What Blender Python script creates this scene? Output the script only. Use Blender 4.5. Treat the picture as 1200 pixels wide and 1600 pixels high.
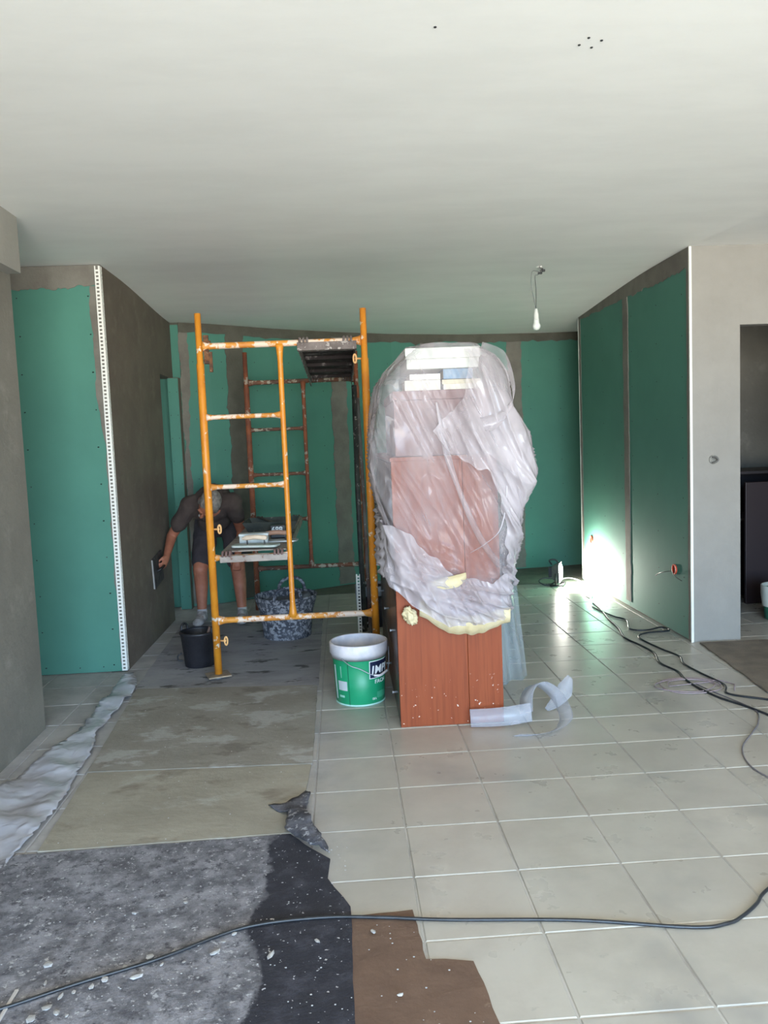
import bpy, bmesh, math, random
from mathutils import Vector, Matrix, noise
from mathutils.geometry import delaunay_2d_cdt
random.seed(7)
PI = math.pi
for o in list(bpy.data.objects): bpy.data.objects.remove(o)
scene = bpy.context.scene
COL = scene.collection

# ------------------------------------------------------------------ camera
FPX, PITCH, ROLL, YAW, CAMH = 1270.13, 0.0880976, 0.0405253, 0.0495464, 1.431255
Fw = Vector((math.sin(YAW)*math.cos(PITCH), math.cos(YAW)*math.cos(PITCH), -math.sin(PITCH)))
R0 = Vector((math.cos(YAW), -math.sin(YAW), 0)); U0 = R0.cross(Fw)
Rv = R0*math.cos(ROLL) - U0*math.sin(ROLL); Uv = U0*math.cos(ROLL) + R0*math.sin(ROLL)
cd = bpy.data.cameras.new('camera'); cam = bpy.data.objects.new('camera', cd); COL.objects.link(cam)
cd.sensor_fit = 'HORIZONTAL'; cd.sensor_width = 36; cd.lens = FPX/1200*36; cd.clip_start = .05
m = Matrix((Rv, Uv, -Fw)).transposed().to_4x4(); m.translation = (0, 0, CAMH)
cam.matrix_world = m; scene.camera = cam

# ------------------------------------------------------------------ world, light, exposure
w = bpy.data.worlds.new('world'); scene.world = w; w.use_nodes = True
# outdoors: blue sky above the horizon, sunlit pale ground below it, seen by the room through the terrace opening
SKY, SKY_STR = (.45, .72, 1.06), 17.0
GROUND, GROUND_STR = (1.0, .985, .91), 18.5
wn = w.node_tree; bg = wn.nodes['Background']
tc = wn.nodes.new('ShaderNodeTexCoord'); sp_ = wn.nodes.new('ShaderNodeSeparateXYZ'); wn.links.new(tc.outputs['Generated'], sp_.inputs[0])
mr = wn.nodes.new('ShaderNodeMapRange'); mr.interpolation_type = 'SMOOTHSTEP'; mr.inputs[1].default_value = -.03; mr.inputs[2].default_value = .06
wn.links.new(sp_.outputs[2], mr.inputs[0])
mx = wn.nodes.new('ShaderNodeMix'); mx.data_type = 'RGBA'; wn.links.new(mr.outputs[0], mx.inputs[0])
mx.inputs[6].default_value = tuple(c*GROUND_STR for c in GROUND)+(1,); mx.inputs[7].default_value = tuple(c*SKY_STR for c in SKY)+(1,)
wn.links.new(mx.outputs[2], bg.inputs[0]); bg.inputs[1].default_value = 1.0
# portal in the wide terrace opening behind the camera: guides sampling of the daylight, gives off none itself
pl = bpy.data.lights.new('terrace_portal', 'AREA'); pl.shape = 'RECTANGLE'; pl.size = 4.8; pl.size_y = 2.4; pl.cycles.is_portal = True
po = bpy.data.objects.new('terrace_portal', pl); COL.objects.link(po); po.location = (1.2, -3.3, 1.2); po.rotation_euler = (PI/2, 0, PI)
po.rotation_euler = Vector((0, 1, 0)).to_track_quat('-Z', 'Y').to_euler()
vs = scene.view_settings
vs.view_transform = 'Standard'; vs.look = 'None'; vs.gamma = 1; vs.use_curve_mapping = False; vs.exposure = 0.55

# ------------------------------------------------------------------ material helpers
def lin(c): return tuple(((v/255)/12.92 if v/255 <= .04045 else ((v/255+.055)/1.055)**2.4) for v in c)+(1,)
def newmat(name):
    m = bpy.data.materials.new(name); m.use_nodes = True
    nt = m.node_tree; b = nt.nodes['Principled BSDF']; return m, nt, b
def nnoise(nt, vec, scale, detail=4, rough=.6, dim='3D'):
    n = nt.nodes.new('ShaderNodeTexNoise'); n.inputs['Scale'].default_value = scale
    n.inputs['Detail'].default_value = detail; n.inputs['Roughness'].default_value = rough
    if vec: nt.links.new(vec, n.inputs['Vector'])
    return n.outputs[0]
def ramp(nt, src, a, b, smooth=True):
    r = nt.nodes.new('ShaderNodeMapRange'); r.interpolation_type = 'SMOOTHSTEP' if smooth else 'LINEAR'
    r.inputs[1].default_value = a; r.inputs[2].default_value = b; nt.links.new(src, r.inputs[0]); return r.outputs[0]
def mix(nt, fac, a, b, mode='MIX'):
    n = nt.nodes.new('ShaderNodeMix'); n.data_type = 'RGBA'; n.blend_type = mode
    for sock, v in ((n.inputs[0], fac), (n.inputs[6], a), (n.inputs[7], b)):
        if isinstance(v, (int, float)): sock.default_value = v
        elif isinstance(v, tuple): sock.default_value = v
        else: nt.links.new(v, sock)
    return n.outputs[2]
def math_(nt, op, a, b=0.0):
    n = nt.nodes.new('ShaderNodeMath'); n.operation = op
    for s, v in ((n.inputs[0], a), (n.inputs[1], b)):
        if isinstance(v, (int, float)): s.default_value = v
        else: nt.links.new(v, s)
    return n.outputs[0]
def coords(nt, scale=(1, 1, 1), world=True):
    if world:
        src = nt.nodes.new('ShaderNodeNewGeometry').outputs['Position']
    else: src = nt.nodes.new('ShaderNodeTexCoord').outputs['Object']
    mp = nt.nodes.new('ShaderNodeMapping'); mp.inputs['Scale'].default_value = scale
    nt.links.new(src, mp.inputs[0]); return mp.outputs[0]
def bump(nt, b, h, strength, dist=.01):
    n = nt.nodes.new('ShaderNodeBump'); n.inputs['Strength'].default_value = strength; n.inputs['Distance'].default_value = dist
    nt.links.new(h, n.inputs['Height']); nt.links.new(n.outputs[0], b.inputs['Normal'])
def M(name, base, rough=.6, var=None, vscale=4, spots=None, sscale=25, sth=(.62, .66), spots2=None, s2scale=9, s2th=(.6, .64),
      metal=0, bmp=0, bscale=60, stretch=(1, 1, 1), world=True, spec=.5, coat=0):
    """base colour, soft variation towards var, one or two layers of splashes"""
    m, nt, b = newmat(name)
    v = coords(nt, stretch, world)
    c = lin(base)
    if var: c = mix(nt, ramp(nt, nnoise(nt, v, vscale, 6, .62), .32, .7), c, lin(var))
    if spots2: c = mix(nt, ramp(nt, nnoise(nt, v, s2scale, 5, .65), *s2th), c, lin(spots2))
    if spots: c = mix(nt, ramp(nt, nnoise(nt, v, sscale, 5, .65), *sth), c, lin(spots))
    if isinstance(c, tuple): b.inputs['Base Color'].default_value = c
    else: nt.links.new(c, b.inputs['Base Color'])
    b.inputs['Roughness'].default_value = rough; b.inputs['Metallic'].default_value = metal
    b.inputs['Specular IOR Level'].default_value = spec
    if coat: b.inputs['Coat Weight'].default_value = coat
    if bmp: bump(nt, b, nnoise(nt, v, bscale, 5, .65), bmp)
    return m

m_ceiling = M('ceiling_plaster', (236, 235, 230), .85, (230, 229, 224), 1.6, bmp=.05, bscale=18, stretch=(1, 2.5, 1))
m_greyplaster = M('grey_render', (126, 122, 112), .9, (114, 110, 101), 2.2, spots=(138, 134, 124), sscale=6, sth=(.52, .75), bmp=.4, bscale=40)
m_mortar = M('dark_mortar', (110, 99, 86), .92, (98, 87, 75), 3, spots=(120, 109, 96), sscale=8, sth=(.5, .8), bmp=.5, bscale=45)
m_joint = M('joint_mortar', (120, 116, 107), .92, (104, 99, 91), 5, bmp=.5, bscale=60)
m_jointdark = M('joint_mortar_dark', (92, 90, 80), .92, (78, 75, 66), 5, bmp=.5, bscale=60)
m_whiteplaster = M('white_plaster', (146, 142, 135), .85, (139, 135, 128), 2.5, bmp=.3, bscale=35)
m_board = M('green_plasterboard', (73, 126, 110), .8, (69, 120, 105), 2.0, spots=(112, 156, 148), sscale=7, sth=(.77, .8), bmp=.05, bscale=90)
m_bead = M('white_bead', (226, 224, 216), .5)
m_screw = M('screw', (28, 28, 28), .5, metal=.4)
m_black = M('black_plastic', (22, 22, 24), .45, (32, 32, 34), 6)
m_orange = M('orange_scaffold_paint', (216, 140, 40), .42, (200, 122, 34), 8, spots=(226, 212, 192), sscale=17, sth=(.62, .65), spots2=(130, 62, 30), s2scale=30, s2th=(.68, .72), bmp=.2, bscale=70)
m_orangew = M('orange_rung_paint', (212, 142, 52), .5, (190, 118, 44), 8, spots=(224, 200, 180), sscale=13, sth=(.48, .54), spots2=(112, 52, 30), s2scale=26, s2th=(.66, .7), bmp=.5, bscale=50)
m_rusty = M('rusty_scaffold', (150, 84, 50), .7, (112, 64, 46), 7, spots=(168, 156, 140), sscale=18, sth=(.58, .63), bmp=.5, bscale=60)
m_rustydark = M('rusty_dark_rung', (84, 66, 56), .7, (126, 80, 58), 9, spots=(176, 168, 150), sscale=22, sth=(.54, .58), bmp=.6, bscale=50)
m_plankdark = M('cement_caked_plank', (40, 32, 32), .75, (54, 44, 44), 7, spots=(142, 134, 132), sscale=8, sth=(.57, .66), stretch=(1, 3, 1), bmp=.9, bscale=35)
m_plankgrey = M('cement_crust', (128, 118, 114), .85, (96, 86, 82), 14, spots=(176, 168, 162), sscale=28, sth=(.55, .6), bmp=.9, bscale=60)
m_plankwhite = M('white_dusty_plank', (170, 158, 148), .75, (142, 132, 124), 8, spots=(112, 70, 52), sscale=16, sth=(.60, .66), bmp=.3)
m_steel = M('worn_steel', (130, 132, 134), .4, (100, 102, 104), 9, metal=.7)
m_galv = M('galvanised', (168, 170, 174), .45, metal=.6)
m_wood = None
m_cable = M('cable', (26, 27, 30), .4, (44, 46, 50), 30)
m_cablethin = M('thin_cable', (150, 132, 134), .55)
m_skin = M('skin', (164, 104, 80), .6, (146, 88, 66), 12, bmp=.1)
m_hair = M('grey_hair', (142, 134, 126), .9, (92, 84, 78), 40, bmp=.8, bscale=120)
m_shirt = M('brown_tshirt', (74, 62, 56), .95, (62, 50, 46), 9, bmp=.4, bscale=30)
m_shorts = M('dark_shorts', (58, 52, 56), .95, (46, 42, 46), 9, spots=(110, 104, 104), sscale=34, sth=(.7, .72), bmp=.4, bscale=30)
m_shoe = M('dusty_shoe', (186, 180, 178), .85, (130, 124, 122), 20, bmp=.6, bscale=60)

def wood(name, a, b_, stretch=(14, 14, .8), rough=.5):
    m, nt, b = newmat(name); v = coords(nt, stretch)
    n1 = nnoise(nt, v, 1.6, 6, .65); n2 = nnoise(nt, coords(nt, (60, 60, 2)), 1.5, 4, .6)
    c = mix(nt, ramp(nt, n1, .3, .72), lin(a), lin(b_)); c = mix(nt, ramp(nt, n2, .45, .75), c, lin(tuple(int(x*.93) for x in a)))
    sp = nnoise(nt, coords(nt, (1, 1, 1)), 62, 2, .5); geo = coords(nt)
    sep = nt.nodes.new('ShaderNodeSeparateXYZ'); nt.links.new(geo, sep.inputs[0])
    low = ramp(nt, sep.outputs[2], .30, .12)
    c = mix(nt, math_(nt, 'MULTIPLY', ramp(nt, sp, .715, .74), low), c, lin((214, 190, 172)))
    nt.links.new(c, b.inputs['Base Color']); b.inputs['Roughness'].default_value = rough; b.inputs['Specular IOR Level'].default_value = .22
    return m
m_wood = wood('reddish_wood', (130, 60, 29), (142, 71, 37))
m_wooddark = wood('dark_brown_wood', (92, 70, 64), (78, 58, 54), rough=.3)
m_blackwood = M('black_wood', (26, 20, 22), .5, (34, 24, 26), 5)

def film(name, lo, hi, tint=(196, 187, 190), wr=1.0, crease=.4):
    m, nt, b = newmat(name); b.inputs['Base Color'].default_value = lin(tint); b.inputs['Roughness'].default_value = .2
    v = coords(nt, (1, 1, .5))
    def ridged(sc, dist):
        wv = nt.nodes.new('ShaderNodeTexNoise'); wv.noise_type = 'RIDGED_MULTIFRACTAL'; wv.inputs['Scale'].default_value = sc
        wv.inputs['Detail'].default_value = 3; wv.inputs['Distortion'].default_value = dist; nt.links.new(v, wv.inputs['Vector']); return wv.outputs[0]
    r1, r2 = ridged(5.5, 1.6), ridged(17, .9)
    h = math_(nt, 'ADD', r1, math_(nt, 'MULTIPLY', r2, .35))
    bump(nt, b, h, .8*wr, .02)
    tr = nt.nodes.new('ShaderNodeBsdfTransparent'); tr.inputs[0].default_value = (.97, .97, .97, 1)
    ms = nt.nodes.new('ShaderNodeMixShader')
    n = ramp(nt, nnoise(nt, v, 3.1, 4, .55), .36, .68)
    lw = nt.nodes.new('ShaderNodeLayerWeight'); lw.inputs[0].default_value = .35
    f = math_(nt, 'ADD', math_(nt, 'ADD', math_(nt, 'MULTIPLY', n, hi-lo), lo), math_(nt, 'MULTIPLY', lw.outputs[1], .35))
    f = math_(nt, 'ADD', f, math_(nt, 'MULTIPLY', ramp(nt, r1, 1.15, 1.75), crease))
    f = math_(nt, 'ADD', f, math_(nt, 'MULTIPLY', ramp(nt, r2, 1.1, 1.9), crease*.8))  # glossy streaks imitated by making the fine creases more opaque
    f = math_(nt, 'MINIMUM', f, .96)
    nt.links.new(f, ms.inputs[0]); nt.links.new(tr.outputs[0], ms.inputs[1]); nt.links.new(b.outputs[0], ms.inputs[2])
    nt.links.new(ms.outputs[0], nt.nodes['Material Output'].inputs[0]); return m
m_film = film('plastic_film', .14, .44)
m_film2 = film('plastic_film_outer', .08, .52)
m_filmmid = film('plastic_film_doubled', .22, .66)
m_filmthick = film('plastic_film_bunched', .34, .86)
m_filmtail = film('plastic_film_tail', .22, .34, (190, 200, 205), .5)
m_tape = film('mesh_tape', .16, .32, (206, 206, 214), .6, .1)

# tile and grout, concrete dust on the left side of the room
def tilemat(name, a, b_, grout=False):
    m, nt, b = newmat(name); v = coords(nt)
    oi = nt.nodes.new('ShaderNodeObjectInfo')
    c = mix(nt, ramp(nt, nnoise(nt, v, 3.1, 7, .66), .34, .68), lin(a), lin(b_))
    if not grout:
        c = mix(nt, math_(nt, 'MULTIPLY', oi.outputs['Random'], .35), c, lin((164, 160, 152)))
        c = mix(nt, ramp(nt, nnoise(nt, coords(nt, (1, 1.6, 1)), 16, 6, .7), .60, .80), c, lin((154, 149, 140)))
        c = mix(nt, ramp(nt, nnoise(nt, v, 1.7, 4, .6), .52, .76), c, lin((150, 146, 140)))
    sep = nt.nodes.new('ShaderNodeSeparateXYZ'); nt.links.new(v, sep.inputs[0])
    n = math_(nt, 'MULTIPLY', math_(nt, 'SUBTRACT', nnoise(nt, v, 5, 5, .6), .5), .5)
    d = ramp(nt, math_(nt, 'ADD', sep.outputs[0], n), .10, -.35)
    dc = mix(nt, ramp(nt, nnoise(nt, v, 4, 6, .7), .35, .7), lin((176, 172, 170)), lin((146, 142, 141)))
    c = mix(nt, math_(nt, 'MULTIPLY', d, .85), c, dc)
    nt.links.new(c, b.inputs['Base Color'])
    rr = math_(nt, 'ADD', math_(nt, 'MULTIPLY', nnoise(nt, v, 6, 4), .25), .18 if not grout else .6)
    rr = math_(nt, 'ADD', rr, math_(nt, 'MULTIPLY', d, .4)); nt.links.new(rr, b.inputs['Roughness'])
    bump(nt, b, nnoise(nt, v, 9, 4), .10, .01)
    return m
m_tile = tilemat('floor_tile', (183, 176, 164), (170, 162, 150))
m_grout = tilemat('grout', (184, 178, 170), (152, 146, 138), True)
m_screed = M('rear_screed', (112, 112, 100), .85, (92, 92, 82), 5, bmp=.3)
m_hardboard = M('dusty_hardboard', (162, 154, 138), .85, (144, 136, 121), 2.6, spots=(172, 168, 158), sscale=4, sth=(.55, .72), spots2=(128, 118, 104), s2scale=2.4, s2th=(.56, .7), stretch=(.8, 1.2, 1), bmp=.35, bscale=30)
m_hardwet = M('slurry_hardboard', (150, 143, 132), .8, (136, 129, 118), 3.2, spots=(166, 161, 154), sscale=3.4, sth=(.53, .6), spots2=(122, 114, 104), s2scale=5, s2th=(.54, .66), stretch=(.8, 1.3, 1), bmp=.35, bscale=30)
m_slurry = M('cement_slurry_mat', (158, 155, 157), .8, (136, 133, 135), 3.2, spots=(84, 80, 80), sscale=6, sth=(.57, .64), spots2=(158, 154, 154), s2scale=4, s2th=(.5, .62), stretch=(.7, 1.7, 1), bmp=.35, bscale=30)
m_brownmat = M('brown_paper', (110, 86, 70), .8, (96, 74, 60), 5, spots=(140, 118, 102), sscale=14, sth=(.62, .72), bmp=.5, bscale=14)
m_jute = M('brown_mat_dusty', (124, 112, 98), .95, (104, 94, 82), 8, bmp=.8, bscale=110)
m_sheet = film('dusty_plastic_sheet', .6, .88, (190, 188, 194), .6)
m_chip = M('plaster_chips', (178, 174, 171), .9, (160, 156, 152), 30)
def feltmat():
    m, nt, b = newmat('black_felt'); v = coords(nt)
    sep = nt.nodes.new('ShaderNodeSeparateXYZ'); nt.links.new(v, sep.inputs[0])
    n = math_(nt, 'MULTIPLY', math_(nt, 'SUBTRACT', nnoise(nt, v, 9, 6, .7), .5), .14)
    n2 = math_(nt, 'MULTIPLY', math_(nt, 'SUBTRACT', nnoise(nt, v, 2.2, 3, .5), .5), .35)
    # wear: trodden dusty area with an irregular right border
    d = ramp(nt, math_(nt, 'ADD', math_(nt, 'ADD', sep.outputs[0], n), n2), -.30, -.325)
    gr = mix(nt, ramp(nt, nnoise(nt, v, 9, 8, .75), .36, .66), lin((92, 90, 94)), lin((148, 145, 149)))
    gr = mix(nt, ramp(nt, nnoise(nt, v, 26, 8, .8), .50, .36), gr, lin((74, 72, 77)))
    gr = mix(nt, ramp(nt, nnoise(nt, v, 50, 4, .7), .58, .68), gr, lin((176, 173, 174)))
    dk = mix(nt, ramp(nt, nnoise(nt, v, 12, 6, .7), .45, .75), lin((40, 39, 46)), lin((66, 64, 72)))
    dk = mix(nt, ramp(nt, nnoise(nt, v, 70, 2, .5), .70, .73), dk, lin((180, 176, 178)))
    nt.links.new(mix(nt, d, dk, gr), b.inputs['Base Color']); b.inputs['Roughness'].default_value = .9
    bump(nt, b, nnoise(nt, v, 60, 5, .7), .6); return m
m_felt = feltmat()

# ------------------------------------------------------------------ object helpers
def link(o, parent=None):
    COL.objects.link(o)
    if parent: o.parent = parent
    return o
def fin(name, bm, mat, parent=None, smooth=False, bevel=0):
    me = bpy.data.meshes.new(name)
    bmesh.ops.recalc_face_normals(bm, faces=bm.faces)
    bm.to_mesh(me); bm.free()
    if smooth:
        for p in me.polygons: p.use_smooth = True
    for mm in (mat if isinstance(mat, (list, tuple)) else [mat]): me.materials.append(mm)
    o = link(bpy.data.objects.new(name, me), parent)
    if parent: # geometry given in world space; parent may be placed anywhere
        o.matrix_parent_inverse = parent.matrix_world.inverted() if parent.type != 'EMPTY' else Matrix.Translation(-parent.location)
    if bevel:
        b = o.modifiers.new('bevel', 'BEVEL'); b.width = bevel; b.segments = 2; b.limit_method = 'ANGLE'
    return o
def tag(o, label, cat, group=None, kind=None):
    o['label'] = label; o['category'] = cat
    if group: o['group'] = group
    if kind: o['kind'] = kind
    return o
def thing(name, label, cat, loc=(0, 0, 0), group=None):
    o = bpy.data.objects.new(name, None); COL.objects.link(o); o.location = loc; o.empty_display_size = .1
    return tag(o, label, cat, group)
def struct(o): o['kind'] = 'structure'; return o
def stuff(o): o['kind'] = 'stuff'; return o
def box(bm, x0, x1, y0, y1, z0, z1, mtx=None):
    r = bmesh.ops.create_cube(bm, size=1)
    M_ = Matrix.Translation(((x0+x1)/2, (y0+y1)/2, (z0+z1)/2)) @ Matrix.Diagonal((x1-x0, y1-y0, z1-z0, 1))
    if mtx: M_ = mtx @ M_
    bmesh.ops.transform(bm, matrix=M_, verts=r['verts'])
def boxo(name, dims, mat, parent=None, bevel=0, mtx=None):
    bm = bmesh.new(); box(bm, *dims, mtx); return fin(name, bm, mat, parent, bevel=bevel)
def tube(bm, pts, rad, seg=10, caps=True):
    """swept tube through pts; rad a number or list"""
    pts = [Vector(p) for p in pts]; n = len(pts)
    rads = rad if isinstance(rad, (list, tuple)) else [rad]*n
    rings = []; up = None
    for i, p in enumerate(pts):
        t = (pts[min(i+1, n-1)]-pts[max(i-1, 0)]).normalized()
        if up is None: up = Vector((0, 0, 1)) if abs(t.z) < .9 else Vector((1, 0, 0))
        a = t.cross(up).normalized(); up = a.cross(t).normalized()
        rings.append([bm.verts.new(p+(a*math.cos(2*PI*k/seg)+up*math.sin(2*PI*k/seg))*rads[i]) for k in range(seg)])
    for i in range(n-1):
        for k in range(seg):
            bm.faces.new((rings[i][k], rings[i][(k+1) % seg], rings[i+1][(k+1) % seg], rings[i+1][k]))
    if caps: bm.faces.new(rings[0]); bm.faces.new(rings[-1][::-1])
def tubeo(name, pts, rad, mat, parent=None, seg=10):
    bm = bmesh.new(); tube(bm, pts, rad, seg); return fin(name, bm, mat, parent, smooth=True)
def spline(pts, n=8):
    pts = [Vector(p) for p in pts]; out = []
    P_ = [pts[0]]+pts+[pts[-1]]
    for i in range(1, len(P_)-2):
        for k in range(n):
            t = k/n; a, b, c, d = P_[i-1], P_[i], P_[i+1], P_[i+2]
            out.append(.5*((2*b)+(c-a)*t+(2*a-5*b+4*c-d)*t*t+(3*b-a-3*c+d)*t**3))
    out.append(pts[-1]); return out
def lathe(bm, prof, cx, cy, seg=40, closed=True):
    rings = [[bm.verts.new((cx+r*math.cos(2*PI*k/seg), cy+r*math.sin(2*PI*k/seg), z)) for k in range(seg)] for r, z in prof]
    for a, b in zip(rings[:-1], rings[1:]):
        for k in range(seg): bm.faces.new((a[k], a[(k+1) % seg], b[(k+1) % seg], b[k]))
    if closed: bm.faces.new(rings[0]); bm.faces.new(rings[-1][::-1])
    return rings
def latheo(name, prof, cx, cy, mat, parent=None, seg=40, closed=True):
    bm = bmesh.new(); lathe(bm, prof, cx, cy, seg, closed); return fin(name, bm, mat, parent, smooth=True)
def sheet(name, poly, mat, parent=None, z0=0, th=.004, spacing=.06, amp=0., zf=None, ragged=.0, seed=0, smooth=True):
    """ground sheet with real thickness from a polygon; amp = crumple height"""
    rnd = random.Random(seed); P_ = []
    for i, p in enumerate(poly):
        q = poly[(i+1) % len(poly)]; L = math.dist(p, q); k = max(1, int(L/spacing))
        for j in range(k):
            t = j/k; x = p[0]+(q[0]-p[0])*t; y = p[1]+(q[1]-p[1])*t
            if j: x += rnd.uniform(-ragged, ragged); y += rnd.uniform(-ragged, ragged)
            P_.append((x, y))
    nb = len(P_)
    def inside(x, y):
        c = False
        for i in range(nb):
            x1, y1 = P_[i]; x2, y2 = P_[i-1]
            if (y1 > y) != (y2 > y) and x < (x2-x1)*(y-y1)/(y2-y1)+x1: c = not c
        return c
    xs = [p[0] for p in P_]; ys = [p[1] for p in P_]; pts = list(P_)
    y = min(ys)+spacing/2; 
    while y < max(ys):
        x = min(xs)+spacing/2
        while x < max(xs):
            a, b = x+rnd.uniform(-.3, .3)*spacing, y+rnd.uniform(-.3, .3)*spacing
            if inside(a, b) and min(math.dist((a, b), p) for p in P_) > spacing*.45: pts.append((a, b))
            x += spacing
        y += spacing
    vs_, es, fs, *_ = delaunay_2d_cdt([Vector(p) for p in pts], [(i, (i+1) % nb) for i in range(nb)], [], 1, 1e-5)
    bm = bmesh.new(); top = []; bot = []
    for v in vs_:
        h = 0
        if amp:
            h = amp*max(0, .45+.9*noise.noise(Vector((v.x*7+v.y*3+seed, v.y*6, seed)))+.22*noise.noise(Vector((v.x*25, v.y*25+seed, 1))))
        if zf: h += zf(v.x, v.y)
        top.append(bm.verts.new((v.x, v.y, z0+th+h))); bot.append(bm.verts.new((v.x, v.y, z0+(h if amp or zf else 0))))
    ed = {}
    for f in fs:
        c = sum((Vector(vs_[i]) for i in f), Vector((0, 0)))/len(f)
        if not inside(c.x, c.y): continue
        bm.faces.new([top[i] for i in f]); bm.faces.new([bot[i] for i in reversed(f)])
        for i in range(len(f)):
            e = (f[i], f[(i+1) % len(f)]); ed[e] = 1
    for (a, b) in list(ed):
        if (b, a) not in ed: bm.faces.new((bot[a], bot[b], top[b], top[a]))
    for v in [v for v in bm.verts if not v.link_faces]: bm.verts.remove(v)
    return fin(name, bm, mat, parent, smooth=smooth and amp > 0)
def patch(name, f, lo, hi, n, mat, parent, off=.004, rag=.012, seed=0, fr=9.):
    """mortar smear on a wall: f(s,z,off)->xyz; lo(z), hi(z) give its two s borders for n steps in t 0..1; ragged, a few mm proud"""
    bm = bmesh.new(); F_ = []; B_ = []
    for i in range(n+1):
        t = i/n; a, b, z = lo(t), hi(t), t
        a = (a[0]+rag*(noise.noise(Vector((t*fr*1.6, seed, 0)))+.6*noise.noise(Vector((t*fr*7, seed, 5)))), a[1]) if not callable(rag) else rag(a, t, 0)
        b = (b[0]+rag*(noise.noise(Vector((t*fr*1.6, seed, 9)))+.6*noise.noise(Vector((t*fr*7, seed, 15)))), b[1]) if not callable(rag) else rag(b, t, 1)
        F_.append((bm.verts.new(f(a[0], a[1], off)), bm.verts.new(f(b[0], b[1], off))))
        B_.append((bm.verts.new(f(a[0], a[1], 0)), bm.verts.new(f(b[0], b[1], 0))))
    for i in range(n):
        bm.faces.new((F_[i][0], F_[i][1], F_[i+1][1], F_[i+1][0]))
        bm.faces.new((F_[i][0], F_[i+1][0], B_[i+1][0], B_[i][0])); bm.faces.new((F_[i][1], B_[i][1], B_[i+1][1], F_[i+1][1]))
    bm.faces.new((F_[0][0], B_[0][0], B_[0][1], F_[0][1])); bm.faces.new((F_[n][0], F_[n][1], B_[n][1], B_[n][0]))
    return fin(name, bm, mat, parent)
def vjoint(name, f, s, w, z0, z1, mat, parent, seed=0, off=.004, rag=.02):
    return patch(name, f, lambda t: (s-w/2, z0+(z1-z0)*t), lambda t: (s+w/2, z0+(z1-z0)*t), 90, mat, parent, off, rag, seed)
def hband(name, f, s0, s1, z0, z1, mat, parent, seed=0, off=.005, rag=.03):
    def rg(p, t, side):
        if side: return p
        return (p[0], p[1]+rag*(noise.noise(Vector((t*14, seed, 0)))+.5*noise.noise(Vector((t*60, seed, 5)))))
    z1f = z1 if callable(z1) else (lambda s: z1)
    z0f = z0 if callable(z0) else (lambda s: z0)
    return patch(name, f, lambda t: (s0+(s1-s0)*t, z0f(s0+(s1-s0)*t)), lambda t: (s0+(s1-s0)*t, z1f(s0+(s1-s0)*t)), 80, mat, parent, off, rg, seed)
def interp(x, xs, ys):
    if x <= xs[0]: return ys[0]
    for i in range(1, len(xs)):
        if x <= xs[i]: return ys[i-1]+(ys[i]-ys[i-1])*(x-xs[i-1])/(xs[i]-xs[i-1])
    return ys[-1]
def sstep(t): t = max(0, min(1, t)); return t*t*(3-2*t)

# ================================================================== SETTING
CZ = 2.592
BW = [(-2.6, 7.30), (-1.385, 7.325), (-1.13, 7.42), (-.6, 7.70), (-.015, 8.04), (.55, 8.30), (1.3, 8.43), (2.116, 8.535), (2.7, 8.62), (5.2, 9.0)]
BWZ = [2.54, 2.531, 2.523, 2.503, 2.497, 2.492, 2.479, 2.481, 2.494, 2.568]
bx_ = [p[0] for p in BW]; by_ = [p[1] for p in BW]
def bwY(x): return interp(x, bx_, by_)
def bwZ(x): return interp(x, bx_, BWZ)
# ceiling: level over the room, sagging a little towards the kinked rear wall
bm = bmesh.new(); NX, NY = 60, 60; g = []
for j in range(NY+1):
    row = []
    for i in range(NX+1):
        x = -3.3+8.6*i/NX; ymax = bwY(x)+.25; y = -3.4+(ymax+3.4)*j/NY
        z = CZ-(CZ-bwZ(x))*sstep((y-5.6)/(bwY(x)-5.6))*1.0 if y > 5.6 else CZ
        row.append((bm.verts.new((x, y, z)), bm.verts.new((x, y, z+.15))))
    g.append(row)
for j in range(NY):
    for i in range(NX):
        bm.faces.new([g[j][i][0], g[j+1][i][0], g[j+1][i+1][0], g[j][i+1][0]])
        bm.faces.new([g[j][i][1], g[j][i+1][1], g[j+1][i+1][1], g[j+1][i][1]])
for a, b in (((0, 0), (0, 1)),):
    pass
ceiling = struct(fin('ceiling', bm, m_ceiling))
for p in ceiling.data.polygons: p.use_smooth = False
# floor slab (grout level) and rear screed
bm = bmesh.new(); box(bm, -3.3, 5.3, -3.4, 9.3, -.15, -.0035); floor = struct(fin('floor', bm, m_grout))
bm = bmesh.new(); box(bm, -3.3, 5.3, 7.605, 9.25, -.0035, .002); stuff(fin('rear_screed', bm, m_screed, floor))
# floor tiles
P_ = .345; GX, GY = .17566, 1.85403
def proj(x, y, z):
    d = Vector((x, y, z-CAMH)); zz = d.dot(Fw)
    if zz < .1: return None
    return 600+FPX*d.dot(Rv)/zz, 800-FPX*d.dot(Uv)/zz, zz
def tile_mesh(sx, sy):
    bm = bmesh.new(); g2 = .0032; c = .0025
    a, b = sx/2-g2, sy/2-g2
    r = [[bm.verts.new((s*(u), t*(v), z)) for s, t in ((-1, -1), (1, -1), (1, 1), (-1, 1))] for u, v, z in ((a, b, -.008), (a, b, -c), (a-c, b-c, 0))]
    for k in range(2):
        for q in range(4): bm.faces.new((r[k][q], r[k][(q+1) % 4], r[k+1][(q+1) % 4], r[k+1][q]))
    bm.faces.new(r[2]); me = bpy.data.meshes.new('tile'); bm.to_mesh(me); bm.free(); me.materials.append(m_tile); return me
full, part_ = tile_mesh(P_, P_), tile_mesh(P_, 7.60-(GY+16*P_))
cells = []
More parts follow.
